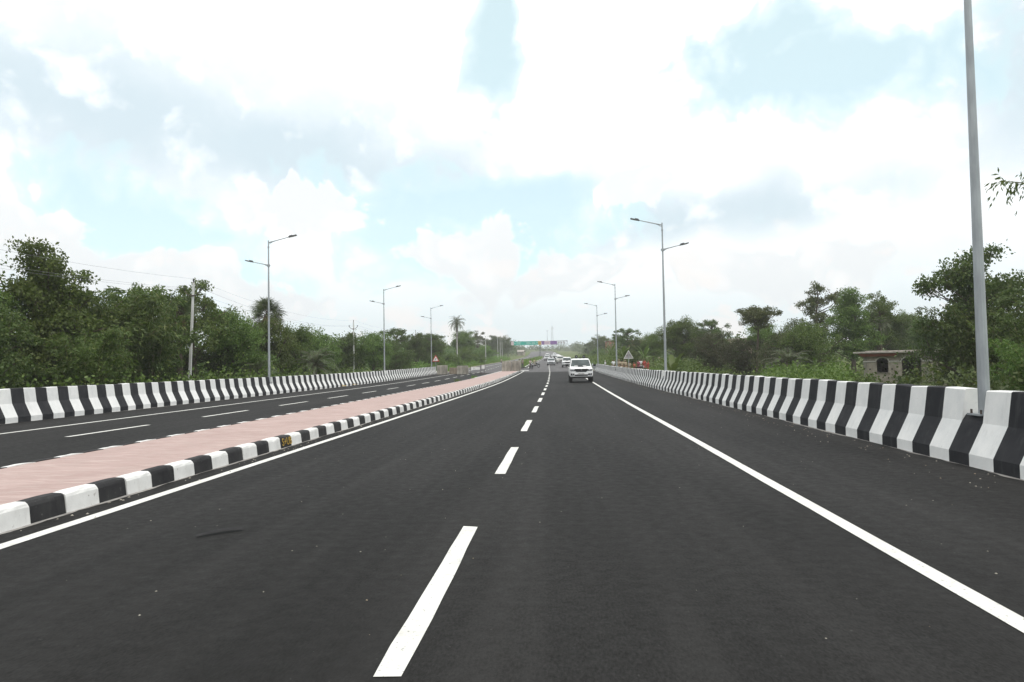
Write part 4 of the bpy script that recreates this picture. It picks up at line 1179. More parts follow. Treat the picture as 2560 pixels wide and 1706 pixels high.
# ------------------------------------------------------------------ vehicles (front towards -Y)
def make_car(name, P, paint):
    """P: length, width, belt height, roof height, bonnet height, ground clearance, bonnet length, wheel radius"""
    Ln, Wd, zb, zt, zh, zc, bl, wr = P
    hw = Wd / 2; y0 = -Ln / 2; y1 = Ln / 2
    t = thing(name, '', 'car')
    secs = [(y0, .80, zc + .06, zh - .16), (y0 + .06, .92, zc, zh - .08), (y0 + .22, .985, zc, zh - .02), (y0 + .55, 1.0, zc, zh), (y0 + bl, 1.0, zc, zb), (y1 - .6, 1.0, zc, zb), (y1 - .1, .97, zc + .02, zb), (y1, .88, zc + .1, zb - .08)]
    mb = MB(); n = 9
    for y, k, lo, hi in secs:
        w = hw * k; mid = lo + (hi - lo) * .55
        half = [(w * .90, lo), (w * .985, lo + .10), (w, mid), (w * .965, hi - .10), (w * .88, hi - .01)]
        ring = [(-x, z) for x, z in half] + [(0, hi + .025)] + [(x, z) for x, z in reversed(half)]
        n = len(ring)
        for x, z in ring: mb.v.append((x, y, z))
    for i in range(len(secs) - 1):
        for j in range(n): mb.f.append((i * n + j, i * n + (j + 1) % n, (i + 1) * n + (j + 1) % n, (i + 1) * n + j)); mb.m.append(0)
    mb.f.append(tuple(range(n))); mb.m.append(0); mb.f.append(tuple((len(secs) - 1) * n + j for j in range(n))); mb.m.append(0)
    body = mb.build('body', paint, t, smooth=False, bevel=.018, seg=2)
    # cabin
    yc0, yc1 = y0 + bl - .02, y1 - .08; h = zt - zb
    lv = [(zb - .06, hw * .95, yc0 - .06, yc1 + .03), (zb + h * .04, hw * .93, yc0, yc1), (zb + h * .86, hw * .77, yc0 + h * .92, yc1 - .12), (zb + h * .96, hw * .70, yc0 + h * 1.12, yc1 - .18), (zt, hw * .58, yc0 + h * 1.4, yc1 - .32)]
    mb = MB()
    for z, w, a, b in lv: mb.v += [(-w, a, z), (w, a, z), (w, b, z), (-w, b, z)]
    for i in range(len(lv) - 1):
        for j in range(4): mb.f.append((i * 4 + j, i * 4 + (j + 1) % 4, i * 4 + 4 + (j + 1) % 4, i * 4 + 4 + j)); mb.m.append(0)
    q = (len(lv) - 1) * 4; mb.f.append((q, q + 1, q + 2, q + 3)); mb.m.append(0)
    mb.build('cabin', paint, t, bevel=.03, seg=2)
    def at(l0, l1, s): return lv[l0], lv[l1]
    a, b = lv[1], lv[2]
    def inter(f):
        return [a[i] + (b[i] - a[i]) * f for i in range(4)]
    lo, hi = inter(.06), inter(.95)
    nrm = Vector((0, -(b[0] - a[0]), (b[2] - a[2]))).normalized() * .012
    v = [(-lo[1] * .93, lo[2], lo[0]), (lo[1] * .93, lo[2], lo[0]), (hi[1] * .93, hi[2], hi[0]), (-hi[1] * .93, hi[2], hi[0])]
    mb = MB(); mb.add([Vector(p) + nrm for p in v] + [Vector(p) - nrm * .6 for p in v], [(0, 1, 2, 3), (7, 6, 5, 4), (0, 4, 5, 1), (1, 5, 6, 2), (2, 6, 7, 3), (3, 7, 4, 0)]); ws = mb.build('windscreen', M_GLASS, t)
    for s in (-.35, .25):
        mb = MB(); p = Vector((s * hw, lo[2], lo[0])) + nrm * 2; mb.tube([p, p + Vector((.42 * hw, .10, .08))], .008, 4); mb.build('wiper', M_DARK, ws)
    nw = 3 if Ln > 4.2 else 2
    for s in (-1, 1):
        ya, yb = lo[2] + .12, lo[3] - .12
        for k in range(nw):
            f0, f1 = k / nw, (k + 1) / nw - .06 / nw * 3
            pts = []
            for f, l in ((f0, lo), (f1, lo), (f1, hi), (f0, hi)):
                aa, bb = l[2] + .14, l[3] - .12
                pts.append(Vector((s * (l[1] + .008), aa + (bb - aa) * f, l[0])))
            mb = MB(); mb.add(pts + [p - Vector((s * .02, 0, 0)) for p in pts], [(0, 1, 2, 3), (7, 6, 5, 4), (0, 4, 5, 1), (1, 5, 6, 2), (2, 6, 7, 3), (3, 7, 4, 0)]); mb.build('side_window', M_GLASS, t)
    # face
    zl = zh - .20; yf = y0 - .004
    hexa = [(-.30 * hw * 1.8, zl + .07), (-.36 * hw * 1.8, zl), (-.22 * hw * 1.8, zl - .13), (.22 * hw * 1.8, zl - .13), (.36 * hw * 1.8, zl), (.30 * hw * 1.8, zl + .07)]
    mb = MB(); mb.plate([(x * .98, zl + (z - zl) * 1.2) for x, z in hexa], [], .03, lambda x, y, d: (x, yf - d + .012, y)); g = mb.build('grille', M_DARK, t)
    mb = MB(); mb.plate([(-.06, zl + .03), (-.035, zl - .05), (0, zl - .02), (.035, zl - .05), (.06, zl + .03), (.02, zl + .005), (0, zl + .03), (-.02, zl + .005)], [], .008, lambda x, y, d: (x, yf - d - .02, y)); mb.build('emblem', M_CHROME, g)
    for s in (-1, 1):
        mb = MB(); c = s * hw * .74
        mb.plate([(c - .16, zl - .09), (c + .15, zl - .07), (c + .17, zl + .05), (c - .12, zl + .06)] if s > 0 else [(c - .15, zl - .07), (c + .16, zl - .09), (c + .12, zl + .06), (c - .17, zl + .05)], [], .10, lambda x, y, d: (x, yf + .09 - d, y))
        hl = mb.build('headlight', M_DARK, t)
        for dx in (-.06, .06):
            mb = MB(); mb.ellipsoid((c + dx, yf - .012, zl - .012), (.045, .03, .045), 10, 6); mb.build('lens', M_LAMPG, hl, smooth=True)
        mb = MB(); mb.plate([(c - .14, zc + .14), (c + .10, zc + .14), (c + .15, zc + .28), (c - .15, zc + .28)], [], .06, lambda x, y, d: (x, yf + .045 - d, y)); fg = mb.build('fog_lamp_recess', M_DARK, t)
        mb = MB(); mb.ellipsoid((c, yf - .018, zc + .21), (.04, .02, .04), 8, 5); mb.build('fog_lamp', M_LAMPG, fg)
        mb = MB(); mz = zb + .10
        mb.tube([(s * hw * .9, lo[2] + .10, mz - .02), (s * (hw + .10), lo[2] + .06, mz)], .022, 6); mb.box((s * (hw + .17), lo[2] + .06, mz + .03), (.20, .09, .15)); mb.build('mirror', M_DARK, t, bevel=.01)
    mb = MB(); mb.plate([(-.40 * hw * 1.3, zc + .10), (.40 * hw * 1.3, zc + .10), (.48 * hw * 1.3, zc + .20), (-.48 * hw * 1.3, zc + .20)], [], .03, lambda x, y, d: (x, yf - d + .012, y)); mb.build('lower_intake', M_DARK, t)
    mb = MB(); mb.box((0, y0 + .10, zc - .02), (Wd * .86, .24, .13)); mb.build('front_skirt', M_DARK, t, bevel=.02)
    mb = MB(); mb.box((0, yf - .025, zc + .275), (.50, .014, .11)); pl = mb.build('number_plate', M_PLATE, t)
    mb = MB()
    for k in range(9): mb.box((-.20 + .05 * k, yf - .034, zc + .275), (.026, .004, .055))
    mb.build('plate_marks', M_INK, pl)
    for y in (y0 + .82 * (Ln / 4.45), y1 - .80 * (Ln / 4.45)):
        for s in (-1, 1):
            w = link('wheel', None, t, (s * (hw - .12), y, wr))
            mb = MB()
            prof = [(.10, wr * .60), (.115, wr * .93), (.09, wr), (-.09, wr), (-.115, wr * .93), (-.10, wr * .60)]
            for i in range(20):
                a = i * 2 * math.pi / 20
                for x, r in prof: mb.v.append((x, math.cos(a) * r, math.sin(a) * r))
            for i in range(20):
                for j in range(5): mb.f.append((i * 6 + j, i * 6 + j + 1, ((i + 1) % 20) * 6 + j + 1, ((i + 1) % 20) * 6 + j)); mb.m.append(0)
            mb.build('tyre', M_TYRE, w, smooth=True)
            mb = MB(); mb.tube([(-.085, 0, 0), (.085, 0, 0)], wr * .60, 16); mb.build('rim', M_RIM, w)
            mb = MB(); mb.tube([(0, 0, 0), (s * .10, 0, 0)], .06, 10); mb.build('hub', M_DARK, w)
    # dark wheel arches and underside
    mb = MB(); mb.box((0, 0, zc + .06), (Wd * .80, Ln * .9, .12)); mb.build('underbody', M_DARK, t)
    for s in (-1, 1):
        mb = MB(); mb.tube([(s * hw * .60, yc0 + h * 1.3, zt - .02), (s * hw * .60, yc0 + h * 1.35, zt + .045), (s * hw * .60, yc1 - .45, zt + .045), (s * hw * .60, yc1 - .35, zt - .02)], .018, 6); mb.build('roof_rail', M_DARK, t)
    return t
SUV = (4.45, 1.82, 1.17, 1.86, 1.17, .42, 1.25, .37)
CAR = (3.95, 1.70, .93, 1.50, .92, .26, 1.05, .30)
VAN = (4.6, 1.85, 1.20, 2.30, 1.05, .32, .62, .33)
def set_car(t, label, u, Y, rz=0., group='convoy of oncoming vehicles'):
    t['label'] = label; t['group'] = group; t.location = W(u, Y, .004); t.rotation_euler = (math.atan((zr(Y + 2) - zr(Y - 2)) / 4), 0, heading(Y) + rz)
    return t
suv = make_car('suv', SUV, M_CARW)
mb = MB(); mb.box((0, -1.05, 1.205), (.46, .30, .05), 0, None, .8); mb.build('bonnet_scoop', M_DARK, suv, bevel=.01)
suv2 = copy_tree(suv); cream = copy_tree(suv)
for ch in cream.children:
    if ch.name.startswith(('body', 'cabin')):
        ch.data = ch.data.copy(); ch.data.materials[0] = M_CARG
set_car(suv, 'white SUV leading the convoy, with two round horns on its roof', 1.74, 55.2)
for s in (-.30, .30):
    mb = MB(); mb.tube([(s, -.22, 2.0), (s, .02, 2.0)], [.115, .075], 12); hn = mb.build('roof_horn', M_DARK, suv)
    mb = MB(); mb.tube([(s, -.225, 2.0), (s, -.21, 2.0)], .04, 10); mb.build('horn_centre', M_CHROME, hn)
    mb = MB(); mb.tube([(s, -.1, 1.84), (s, -.1, 1.94)], .016, 6); mb.build('bracket', M_DARK, hn)
mb = MB(); mb.tube([(-.62, -.12, 1.90), (.62, -.12, 1.90)], .02, 6); mb.build('roof_bar', M_DARK, suv)
mb = MB(); mb.box((0, -.14, 1.885), (.12, .10, .07)); mb.build('beacon', M_DARK, suv)
for s in (-.36, .30):
    mb = MB(); mb.box((s, -.985, 1.265), (.26, .012, .045), 0, Matrix.Rotation(R(-42), 3, 'X')); mb.build('dashboard_paper', M_PLATE, suv)
set_car(suv2, 'white SUV close behind the leading one, partly hidden by it', 2.45, 127)
set_car(cream, 'cream SUV third in the right-hand file of the convoy', 1.75, 163)
hatch = make_car('car', CAR, M_CARS)
far_suvs = [('white SUV in the right lane directly behind the cream one', 1.55, 196), ('white SUV half hidden in the middle of the queue', 1.75, 256), ('white SUV left of the queue, near the planted median', -2.3, 238), ('white SUV deep in the queue below the purple banner', -.4, 318),
            ('white SUV behind the silver car in the middle of the road', .55, 232), ('white SUV at the right edge line behind the cream one', 1.45, 285),
            ('distant white SUV in the haze under the gantry', .2, 345), ('most distant white vehicle in the right lane', .9, 430)]
for lab, u, Y in far_suvs: set_car(copy_tree(suv2), lab, u, Y)
set_car(hatch, 'silver car driving on the centre line towards the camera', -.42, 147)
set_car(copy_tree(hatch), 'distant pale car at the tail of the convoy in the left lane', -2.2, 395)
van = make_car('van', VAN, M_CARW); van['category'] = 'van'
set_car(van, 'tall white van in the left lane behind the silver car', -2.75, 290)

# ------------------------------------------------------------------ people
def skin_obj(name, verts, edges, rad, mat, parent, sub=1):
    me = bpy.data.meshes.new(name); me.from_pydata(verts, edges, [])
    o = link(name, me, parent)
    md = o.modifiers.new('skin', 'SKIN'); md.use_smooth_shade = True
    for i, r in enumerate(rad):
        sv = me.skin_vertices[0].data[i]; sv.radius = (r, r) if not hasattr(r, '__len__') else r
        sv.use_root = (i == 0)
    s = o.modifiers.new('sub', 'SUBSURF'); s.levels = sub; s.render_levels = sub
    me.materials.append(mat)
    return o
def person(label, X, Y, rz, shirt, lower, kind='man', pose='stand', z=None, height=1.68, group=None, cap=None):
    g = ground(X, Y) if z is None else z
    t = thing('person', label, 'person', (X, Y, g), rz, group)
    t.scale = (height / 1.70,) * 3
    sit = pose == 'ride'
    hip = .80 if sit else .92
    lean = -.10 if sit else 0.
    V, E, Rd = [], [], []
    def add(p, r, par=None):
        V.append(p); Rd.append(r)
        if par is not None: E.append((par, len(V) - 1))
        return len(V) - 1
    pel = add((0, 0, hip), (.135, .105)); sp = add((0, lean * .4, hip + .22), (.125, .095), pel); ch = add((0, lean, hip + .43), (.15, .105), sp)
    nk = add((0, lean * 1.2, hip + .57), .055, ch); hd = add((0, lean * 1.2 - .02, hip + .67), (.076, .09), nk); cr = add((0, lean * 1.2 - .005, hip + .77), (.062, .075), hd)
    add((0, lean * 1.2 - .115, hip + .665), .014, hd)
    for s in (-1, 1): add((s * .085, lean * 1.2, hip + .675), .014, hd)
    arms = []
    for s in (-1, 1):
        sho = add((s * .17, lean, hip + .49), .058, ch)
        if sit: el = (s * .27, lean - .20, hip + .30); wr = (s * .30, lean - .42, hip + .26)
        elif pose == 'hips' : el = (s * .36, .06, 1.18); wr = (s * .22, -.08, 1.02)
        elif pose == 'reach' and s > 0: el = (.22, -.20, 1.20); wr = (.14, -.42, 1.28)
        else: el = (s * .235, .02, 1.13); wr = (s * .25, -.07, .89)
        e = add(el, .042, sho); w = add(wr, .030, e)
        d = (Vector(wr) - Vector(el)).normalized()
        pm = add(tuple(Vector(wr) + d * .07), (.034, .022), w)
        for k in range(4):
            o = Vector(((k - 1.5) * .014, -.012, 0)); b = Vector(wr) + d * .105 + o
            f = add(tuple(b), .010, pm); add(tuple(b + d * (.05 + .012 * (1.5 - abs(k - 1.5))) + Vector((0, -.015, 0))), .008, f)
        th = add(tuple(Vector(wr) + d * .05 + Vector((-s * .035, -.025, 0))), .011, w); add(tuple(Vector(wr) + d * .085 + Vector((-s * .045, -.04, 0))), .009, th)
        arms.append((sho, el, wr))
    legs = []
    for s in (-1, 1):
        hp = add((s * .09, 0, hip - .06), .088, pel)
        if sit: kn = (s * .22, -.40, hip - .10); an = (s * .20, -.30, .36)
        elif pose == 'walk': kn = (s * .10, -.10 * s - .03, .50); an = (s * .10, .16 * s if s > 0 else -.17, .09)
        else: kn = (s * .105, -.01, .50); an = (s * .115, .02, .085)
        k = add(kn, .060, hp); a = add(an, .042, k); add((an[0] + s * .02, an[1] - .15, an[2] - .05), .034, a)
        legs.append(((s * .09, 0, hip - .06), kn, an))
    skin_obj('body', V, E, Rd, M_SKIN, t)
    hz = hip + .71
    mb = MB(); mb.ellipsoid((0, lean * 1.2 + .012, hz + .02), (.092, .105, .105), 10, 6); mb.build('cap' if cap else 'hair', cap or M_HAIR, t, smooth=True)
    mb = MB()
    for s in (-1, 1): mb.ellipsoid((s * .032, lean * 1.2 - .100, hip + .69), (.010, .008, .008), 6, 4)
    mb.box((0, lean * 1.2 - .103, hip + .63), (.045, .01, .010)); mb.build('eyes_and_mouth', M_HAIR, t)
    # shirt
    v = [(0, 0, hip + .02), (0, lean * .4, hip + .22), (0, lean, hip + .44), (0, lean * 1.1, hip + .525)]; e = [(0, 1), (1, 2), (2, 3)]; r = [(.165, .13), (.155, .118), (.172, .125), (.07, .07)]
    for sho, el, wr in arms:
        s = 1 if el[0] > 0 else -1
        v += [(s * .175, lean, hip + .485), tuple(Vector((s * .175, lean, hip + .485)).lerp(Vector(el), .85))]; n = len(v); e += [(2, n - 2), (n - 2, n - 1)]; r += [.075, .062]
    skin_obj('shirt' if kind == 'man' else 'blouse', v, e, r, cloth(shirt), t)
    if kind == 'man':
        v = [(0, 0, hip + .03)]; e = []; r = [(.155, .125)]
        for hpn, kn, an in legs:
            v += [hpn, kn, tuple(Vector(an).lerp(Vector(kn), .08))]; n = len(v); e += [(0, n - 3), (n - 3, n - 2), (n - 2, n - 1)]; r += [.108, .082, .068]
        skin_obj('trousers', v, e, r, cloth(lower), t)
        mb = MB()
        for hpn, kn, an in legs: mb.box((an[0] + .01 * (1 if an[0] > 0 else -1), an[1] - .06, an[2] - .05), (.09, .26, .08))
        mb.build('shoes', M_DARK, t, bevel=.015)
    else:
        mb = MB(); n = 18
        rows = [(.03, .23, .21), (.30, .215, .19), (.62, .20, .165), (.95, .185, .145), (1.12, .165, .13)]
        for z_, a, b in rows:
            for i in range(n):
                q = i * 2 * math.pi / n; f = 1 + .05 * math.sin(q * 6 + z_ * 3) * (1.2 - z_)
                mb.v.append((math.cos(q) * a * f, math.sin(q) * b * f, z_))
        for i in range(len(rows) - 1):
            for j in range(n): mb.f.append((i * n + j, i * n + (j + 1) % n, (i + 1) * n + (j + 1) % n, (i + 1) * n + j)); mb.m.append(0)
        mb.build('sari', cloth(lower), t, smooth=True)
        mb = MB(); pts = [(-.10, -.17, 1.05), (.02, -.165, 1.22), (.10, -.13, 1.40), (.13, 0, 1.49), (.10, .14, 1.36), (.06, .17, 1.05), (.05, .20, .75)]
        for i, p in enumerate(pts):
            mb.v += [(p[0] - .09, p[1], p[2]), (p[0] + .09, p[1], p[2] - .02)]
            if i: mb.f.append((2 * i - 2, 2 * i - 1, 2 * i + 1, 2 * i)); mb.m.append(0)
        o = mb.build('shawl', cloth(lower), t, smooth=True); s = o.modifiers.new('s', 'SOLIDIFY'); s.thickness = .02
        mb = MB(); mb.ellipsoid((0, .035, 1.60), (.115, .11, .15), 10, 6); mb.build('head_cloth', cloth(lower), t, smooth=True)
    return t
KH, KHD = (.42, .34, .24), (.34, .27, .19)
WHT, NAVY, GREY = (.74, .75, .77), (.03, .035, .06), (.12, .12, .13)
PG = 'people standing behind the right barrier'
person('man in white shirt and dark trousers standing past the median tip', -7.25, 121.5, .5, WHT, NAVY, z=zr(121.5))
person('man in a grey shirt beside the white-shirted man past the median tip', -6.85, 123.5, -.3, (.30, .25, .22), GREY, z=zr(123.5))
person('roadside figure in dusty pink on the far left verge', -16.9, 196, 1.2, (.48, .36, .33), GREY, 'man', 'walk')
person('person in white low behind the far end of the right barrier', 6.35, 99.5, 2.0, WHT, WHT, height=1.45, group=PG, cap=cloth(WHT))
person('man in white shirt and black trousers standing left of the third right lamp', 6.75, 89.5, .3, WHT, (.02, .02, .025), group=PG)
person('khaki-clad person hidden half behind another, right of the third lamp', 7.55, 90.5, 2.6, KH, KHD, group=PG, cap=cloth(KHD))
person('khaki-clad person nearest to the third right lamp, back to the camera', 7.75, 88.3, 2.9, KH, KHD, pose='hips', group=PG)
person('khaki-clad person standing below the triangular sign', 8.3, 89.6, .4, KH, KHD, group=PG, cap=cloth(KHD))
person('shorter khaki-clad person right of the triangular sign post', 8.55, 87.0, -.5, KH, KHD, height=1.52, group=PG)
person('woman in an orange sari left of the motorcycle', 9.2, 87.5, .6, (.42, .13, .07), (.44, .14, .075), 'woman', height=1.42, group=PG)
person('woman in a dark pink top behind the motorcycle', 9.95, 89.5, .2, (.32, .09, .12), (.28, .08, .10), 'woman', height=1.62, group=PG)
person('man in white sitting up behind the motorcycle', 10.3, 90.2, -.4, WHT, WHT, group=PG)
person('woman in a bright red sari, tallest of the women', 10.6, 88.8, -.3, (.40, .075, .06), (.40, .07, .055), 'woman', height=1.64, group=PG)
person('woman in a red sari bending at the right end of the group', 10.85, 87.2, -.8, (.38, .08, .06), (.36, .08, .06), 'woman', height=1.46, group=PG)

# ------------------------------------------------------------------ motorcycles
def make_bike(paint):
    t = thing('motorcycle', '', 'motorcycle')
    for y in (-.64, .64):
        w = link('wheel', None, t, (0, y, .31)); mb = MB(); n, k = 22, 6
        for i in range(n):
            a = i * 2 * math.pi / n
            for j in range(k):
                b = j * 2 * math.pi / k; r = .265 + .045 * math.cos(b); mb.v.append((.045 * math.sin(b), math.cos(a) * r, math.sin(a) * r))
        for i in range(n):
            for j in range(k): mb.f.append((i * k + j, i * k + (j + 1) % k, ((i + 1) % n) * k + (j + 1) % k, ((i + 1) % n) * k + j)); mb.m.append(0)
        mb.build('tyre', M_TYRE, w, smooth=True)
        mb = MB(); mb.tube([(-.05, 0, 0), (.05, 0, 0)], .05, 8)
        for i in range(6): a = i * math.pi / 3; mb.tube([(0, 0, 0), (0, math.cos(a) * .23, math.sin(a) * .23)], .012, 4)
        mb.build('spokes', M_RIM, w)
    mb = MB()
    for s in (-.06, .06): mb.tube([(s, -.64, .31), (s, -.50, .70), (s * .8, -.42, .95)], .022, 6)
    mb.build('fork', M_GALV, t)
    mb = MB(); mb.tube([(0, -.42, .80), (0, -.2, .42), (0, .25, .38), (0, .64, .31)], .03, 6); mb.tube([(0, -.42, .85), (0, .1, .70), (0, .75, .78)], .028, 6); mb.build('frame', M_DARK, t)
    mb = MB(); mb.box((0, 0, .45), (.22, .36, .28)); mb.tube([(.14, -.1, .34), (.16, .3, .28), (.17, .85, .36)], .04, 7); mb.build('engine', M_HEAD, t, bevel=.03)
    mb = MB(); mb.ellipsoid((0, -.17, .80), (.14, .27, .13), 12, 7); mb.build('tank', paint, t, smooth=True)
    mb = MB(); mb.box((0, .36, .79), (.24, .66, .09)); mb.build('seat', M_DARK, t, bevel=.03, seg=2)
    mb = MB(); mb.tube([(-.36, -.34, 1.02), (-.14, -.42, .99), (.14, -.42, .99), (.36, -.34, 1.02)], .016, 6); mb.build('handlebar', M_DARK, t)
    mb = MB(); mb.ellipsoid((0, -.52, .88), (.10, .07, .10), 10, 6); mb.build('headlight', M_LAMPG, t, smooth=True)
    mb = MB(); mb.tube([(0, -.95, .45), (0, -.80, .62), (0, -.60, .66), (0, -.42, .60)], [.05, .07, .07, .05], 6); mb.build('front_mudguard', paint, t)
    return t
bike = make_bike(M_DARK); b2 = copy_tree(bike); b3 = copy_tree(bike); b4 = copy_tree(bike)
def set_bike(b, label, X, Y, z, rz): b['label'] = label; b['group'] = 'parked and ridden motorcycles'; b.location = (X, Y, z); b.rotation_euler[2] = rz
set_bike(bike, 'dark motorcycle carrying a rider at the gap in the median', -5.1, 117.5, zr(117.5), .35)
set_bike(b2, 'dark motorcycle just behind the first at the gap in the median', -4.75, 128.5, zr(128.5), 1.25)
set_bike(b3, 'motorcycle parked among the women behind the right barrier', 9.8, 87.0, ground(9.8, 87.0), 1.4)
set_bike(b4, 'motorcycle ridden behind the silver car', -1.9, 205, zr(205), .05)
def rider(label, b, shirt, lower, dz=.0, back=.28):
    c, s = math.cos(b.rotation_euler[2]), math.sin(b.rotation_euler[2])
    person(label, b.location.x - s * back, b.location.y + c * back, b.rotation_euler[2], shirt, lower, 'man', 'ride', z=b.location.z + dz)
rider('rider in a pale checked shirt sitting on the first motorcycle', bike, (.55, .47, .44), (.42, .34, .32), .10)
rider('rider in yellowish shirt sitting on the second motorcycle', b2, (.52, .46, .30), (.45, .42, .33), .10)
rider('rider in dark clothes on the motorcycle behind the silver car', b4, (.04, .045, .05), (.03, .03, .035), .10)

# ------------------------------------------------------------------ sign gantry
def gantry():
    Y = 320; t = thing('sign_gantry', 'steel sign gantry with green signs spanning the road ahead', 'sign gantry', W(-6.5, Y), heading(Y))
    zb, zt = 6.45, 7.95
    for x in (-12.9, .15, 12.6):
        mb = MB()
        for dx in (-.28, .28): mb.box((dx, 0, zb / 2 - .2), (.16, .3, zb + .4))
        for k in range(6): mb.tube([(-.28, 0, k * 1.1 + .3), (.28, 0, k * 1.1 + .85)], .04, 4)
        mb.box((0, 0, .05), (.9, .8, .3)); mb.build('column', M_GANT, t)
    for z in (zb, zt):
        for y in (-.5, .5):
            mb = MB(); mb.box((0, y, z), (25.9, .20, .20)); mb.build('chord', M_GANT, t)
    mb = MB()
    for k in range(18):
        x = -12.9 + k * 1.5
        for y in (-.5, .5):
            mb.tube([(x, y, zb), (x, y, zt)], .07, 4); mb.tube([(x, y, zb), (min(12.95, x + 1.5), y, zt)], .055, 4)
        mb.tube([(x, -.5, zt), (x, .5, zt)], .035, 4)
    mb.build('lattice', M_GANT, t)
    def panel(name, x0, x1, mat, z0=zb - .15, z1=zt + .05):
        mb = MB(); mb.box(((x0 + x1) / 2, -.62, (z0 + z1) / 2), (x1 - x0, .05, z1 - z0)); return mb.build(name, mat, t, bevel=.01)
    def marks(par, rows, mat=M_SIGNW):
        for x0, x1, z in rows:
            mb = MB(); x = x0
            while x < x1:
                w = random.uniform(.10, .22); mb.box((x + w / 2, -.655, z), (w, .01, .20)); x += w + .06
            mb.build('lettering', mat, par)
    def arrow(par, x, z, s):
        mb = MB(); mb.plate([(x - s * .30, z), (x, z + .28), (x, z + .10), (x + s * .25, z + .10), (x + s * .25, z - .10), (x, z - .10), (x, z - .28)], [], .01, lambda a, b, d: (a, -.65 - d, b)); mb.build('arrow', M_SIGNW, par)
    panel('sign_panel', -13.3, -12.1, M_PINKB)
    p = panel('sign_panel', -12.05, -6.9, M_GREEN); arrow(p, -11.5, 7.2, 1); marks(p, [(-10.8, -9.0, 7.45), (-10.8, -9.2, 6.85)])
    p = panel('sign_panel', -6.8, -.85, M_GREEN); arrow(p, -1.4, 7.25, -1); marks(p, [(-6.3, -4.4, 7.45), (-6.3, -4.0, 6.85), (-3.7, -2.3, 7.45), (-3.7, -2.0, 6.85)])
    p = panel('sign_panel', -.80, .65, M_YEL); marks(p, [(-.5, .4, 7.4), (-.5, .4, 6.9)], M_REDRUST)
    p = panel('banner', .75, 2.1, M_PURP); p = panel('banner', 2.15, 4.8, M_PINKB); marks(p, [(2.5, 4.4, 7.4), (2.6, 4.2, 6.9)], M_PURP); panel('banner', 4.85, 8.0, M_PURP)
    for x in (8.8, 10.0, 11.2): 
        mb = MB(); mb.tube([(x, -.62, 7.2), (x, -.58, 7.2)], .42, 14); mb.build('light_disc', M_SIGNBK, t)
gantry()
def mast(name, label, cat, X, Y, top, w, lat):
    g = zr(Y) - .5; t = thing(name, label, cat, (X, Y, g)); H = top - g
    if lat:
        for sx, sy in ((-1, -1), (1, -1), (1, 1), (-1, 1)):
            mb = MB(); mb.tube([(sx * w, sy * w, 0), (sx * w * .35, sy * w * .35, H)], .14, 4); mb.build('leg', M_GALV, t)
        mb = MB(); n = 14
        for k in range(n):
            a, b = w * (1 - .65 * k / n), w * (1 - .65 * (k + 1) / n); z0, z1 = H * k / n, H * (k + 1) / n
            for s in (-1, 1):
                mb.tube([(-a, s * a, z0), (b, s * b, z1)], .07, 3); mb.tube([(a, s * a, z0), (-b, s * b, z1)], .07, 3)
        mb.build('bracing', M_GALV, t)
        for k in range(3):
            mb = MB(); a = k * 2.1; mb.box((math.cos(a) * 1.2, math.sin(a) * 1.2, H - 2.5), (.5, .5, 2.6)); mb.build('antenna', M_SIGNW, t)
        mb = MB(); mb.tube([(0, 0, H), (0, 0, H + 5)], .08, 5); mb.build('spike', M_GALV, t)
    else:
        mb = MB(); mb.tube([(0, 0, 0), (0, 0, H)], [.30, .14], 8); mb.build('pole', M_GALV, t)
        mb = MB(); mb.tube([(0, 0, H - .3), (0, 0, H)], [1.2, 1.2], 10); mb.build('lamp_ring', M_GALV, t)
mast('communications_tower', 'thin lattice communications tower beyond the gantry', 'tower', -9.3, 800, 46, 1.7, True)
mast('high_mast_lamp', 'slim high-mast lamp left of the lattice tower', 'street lamp', -13.8, 740, 38, .3, False)

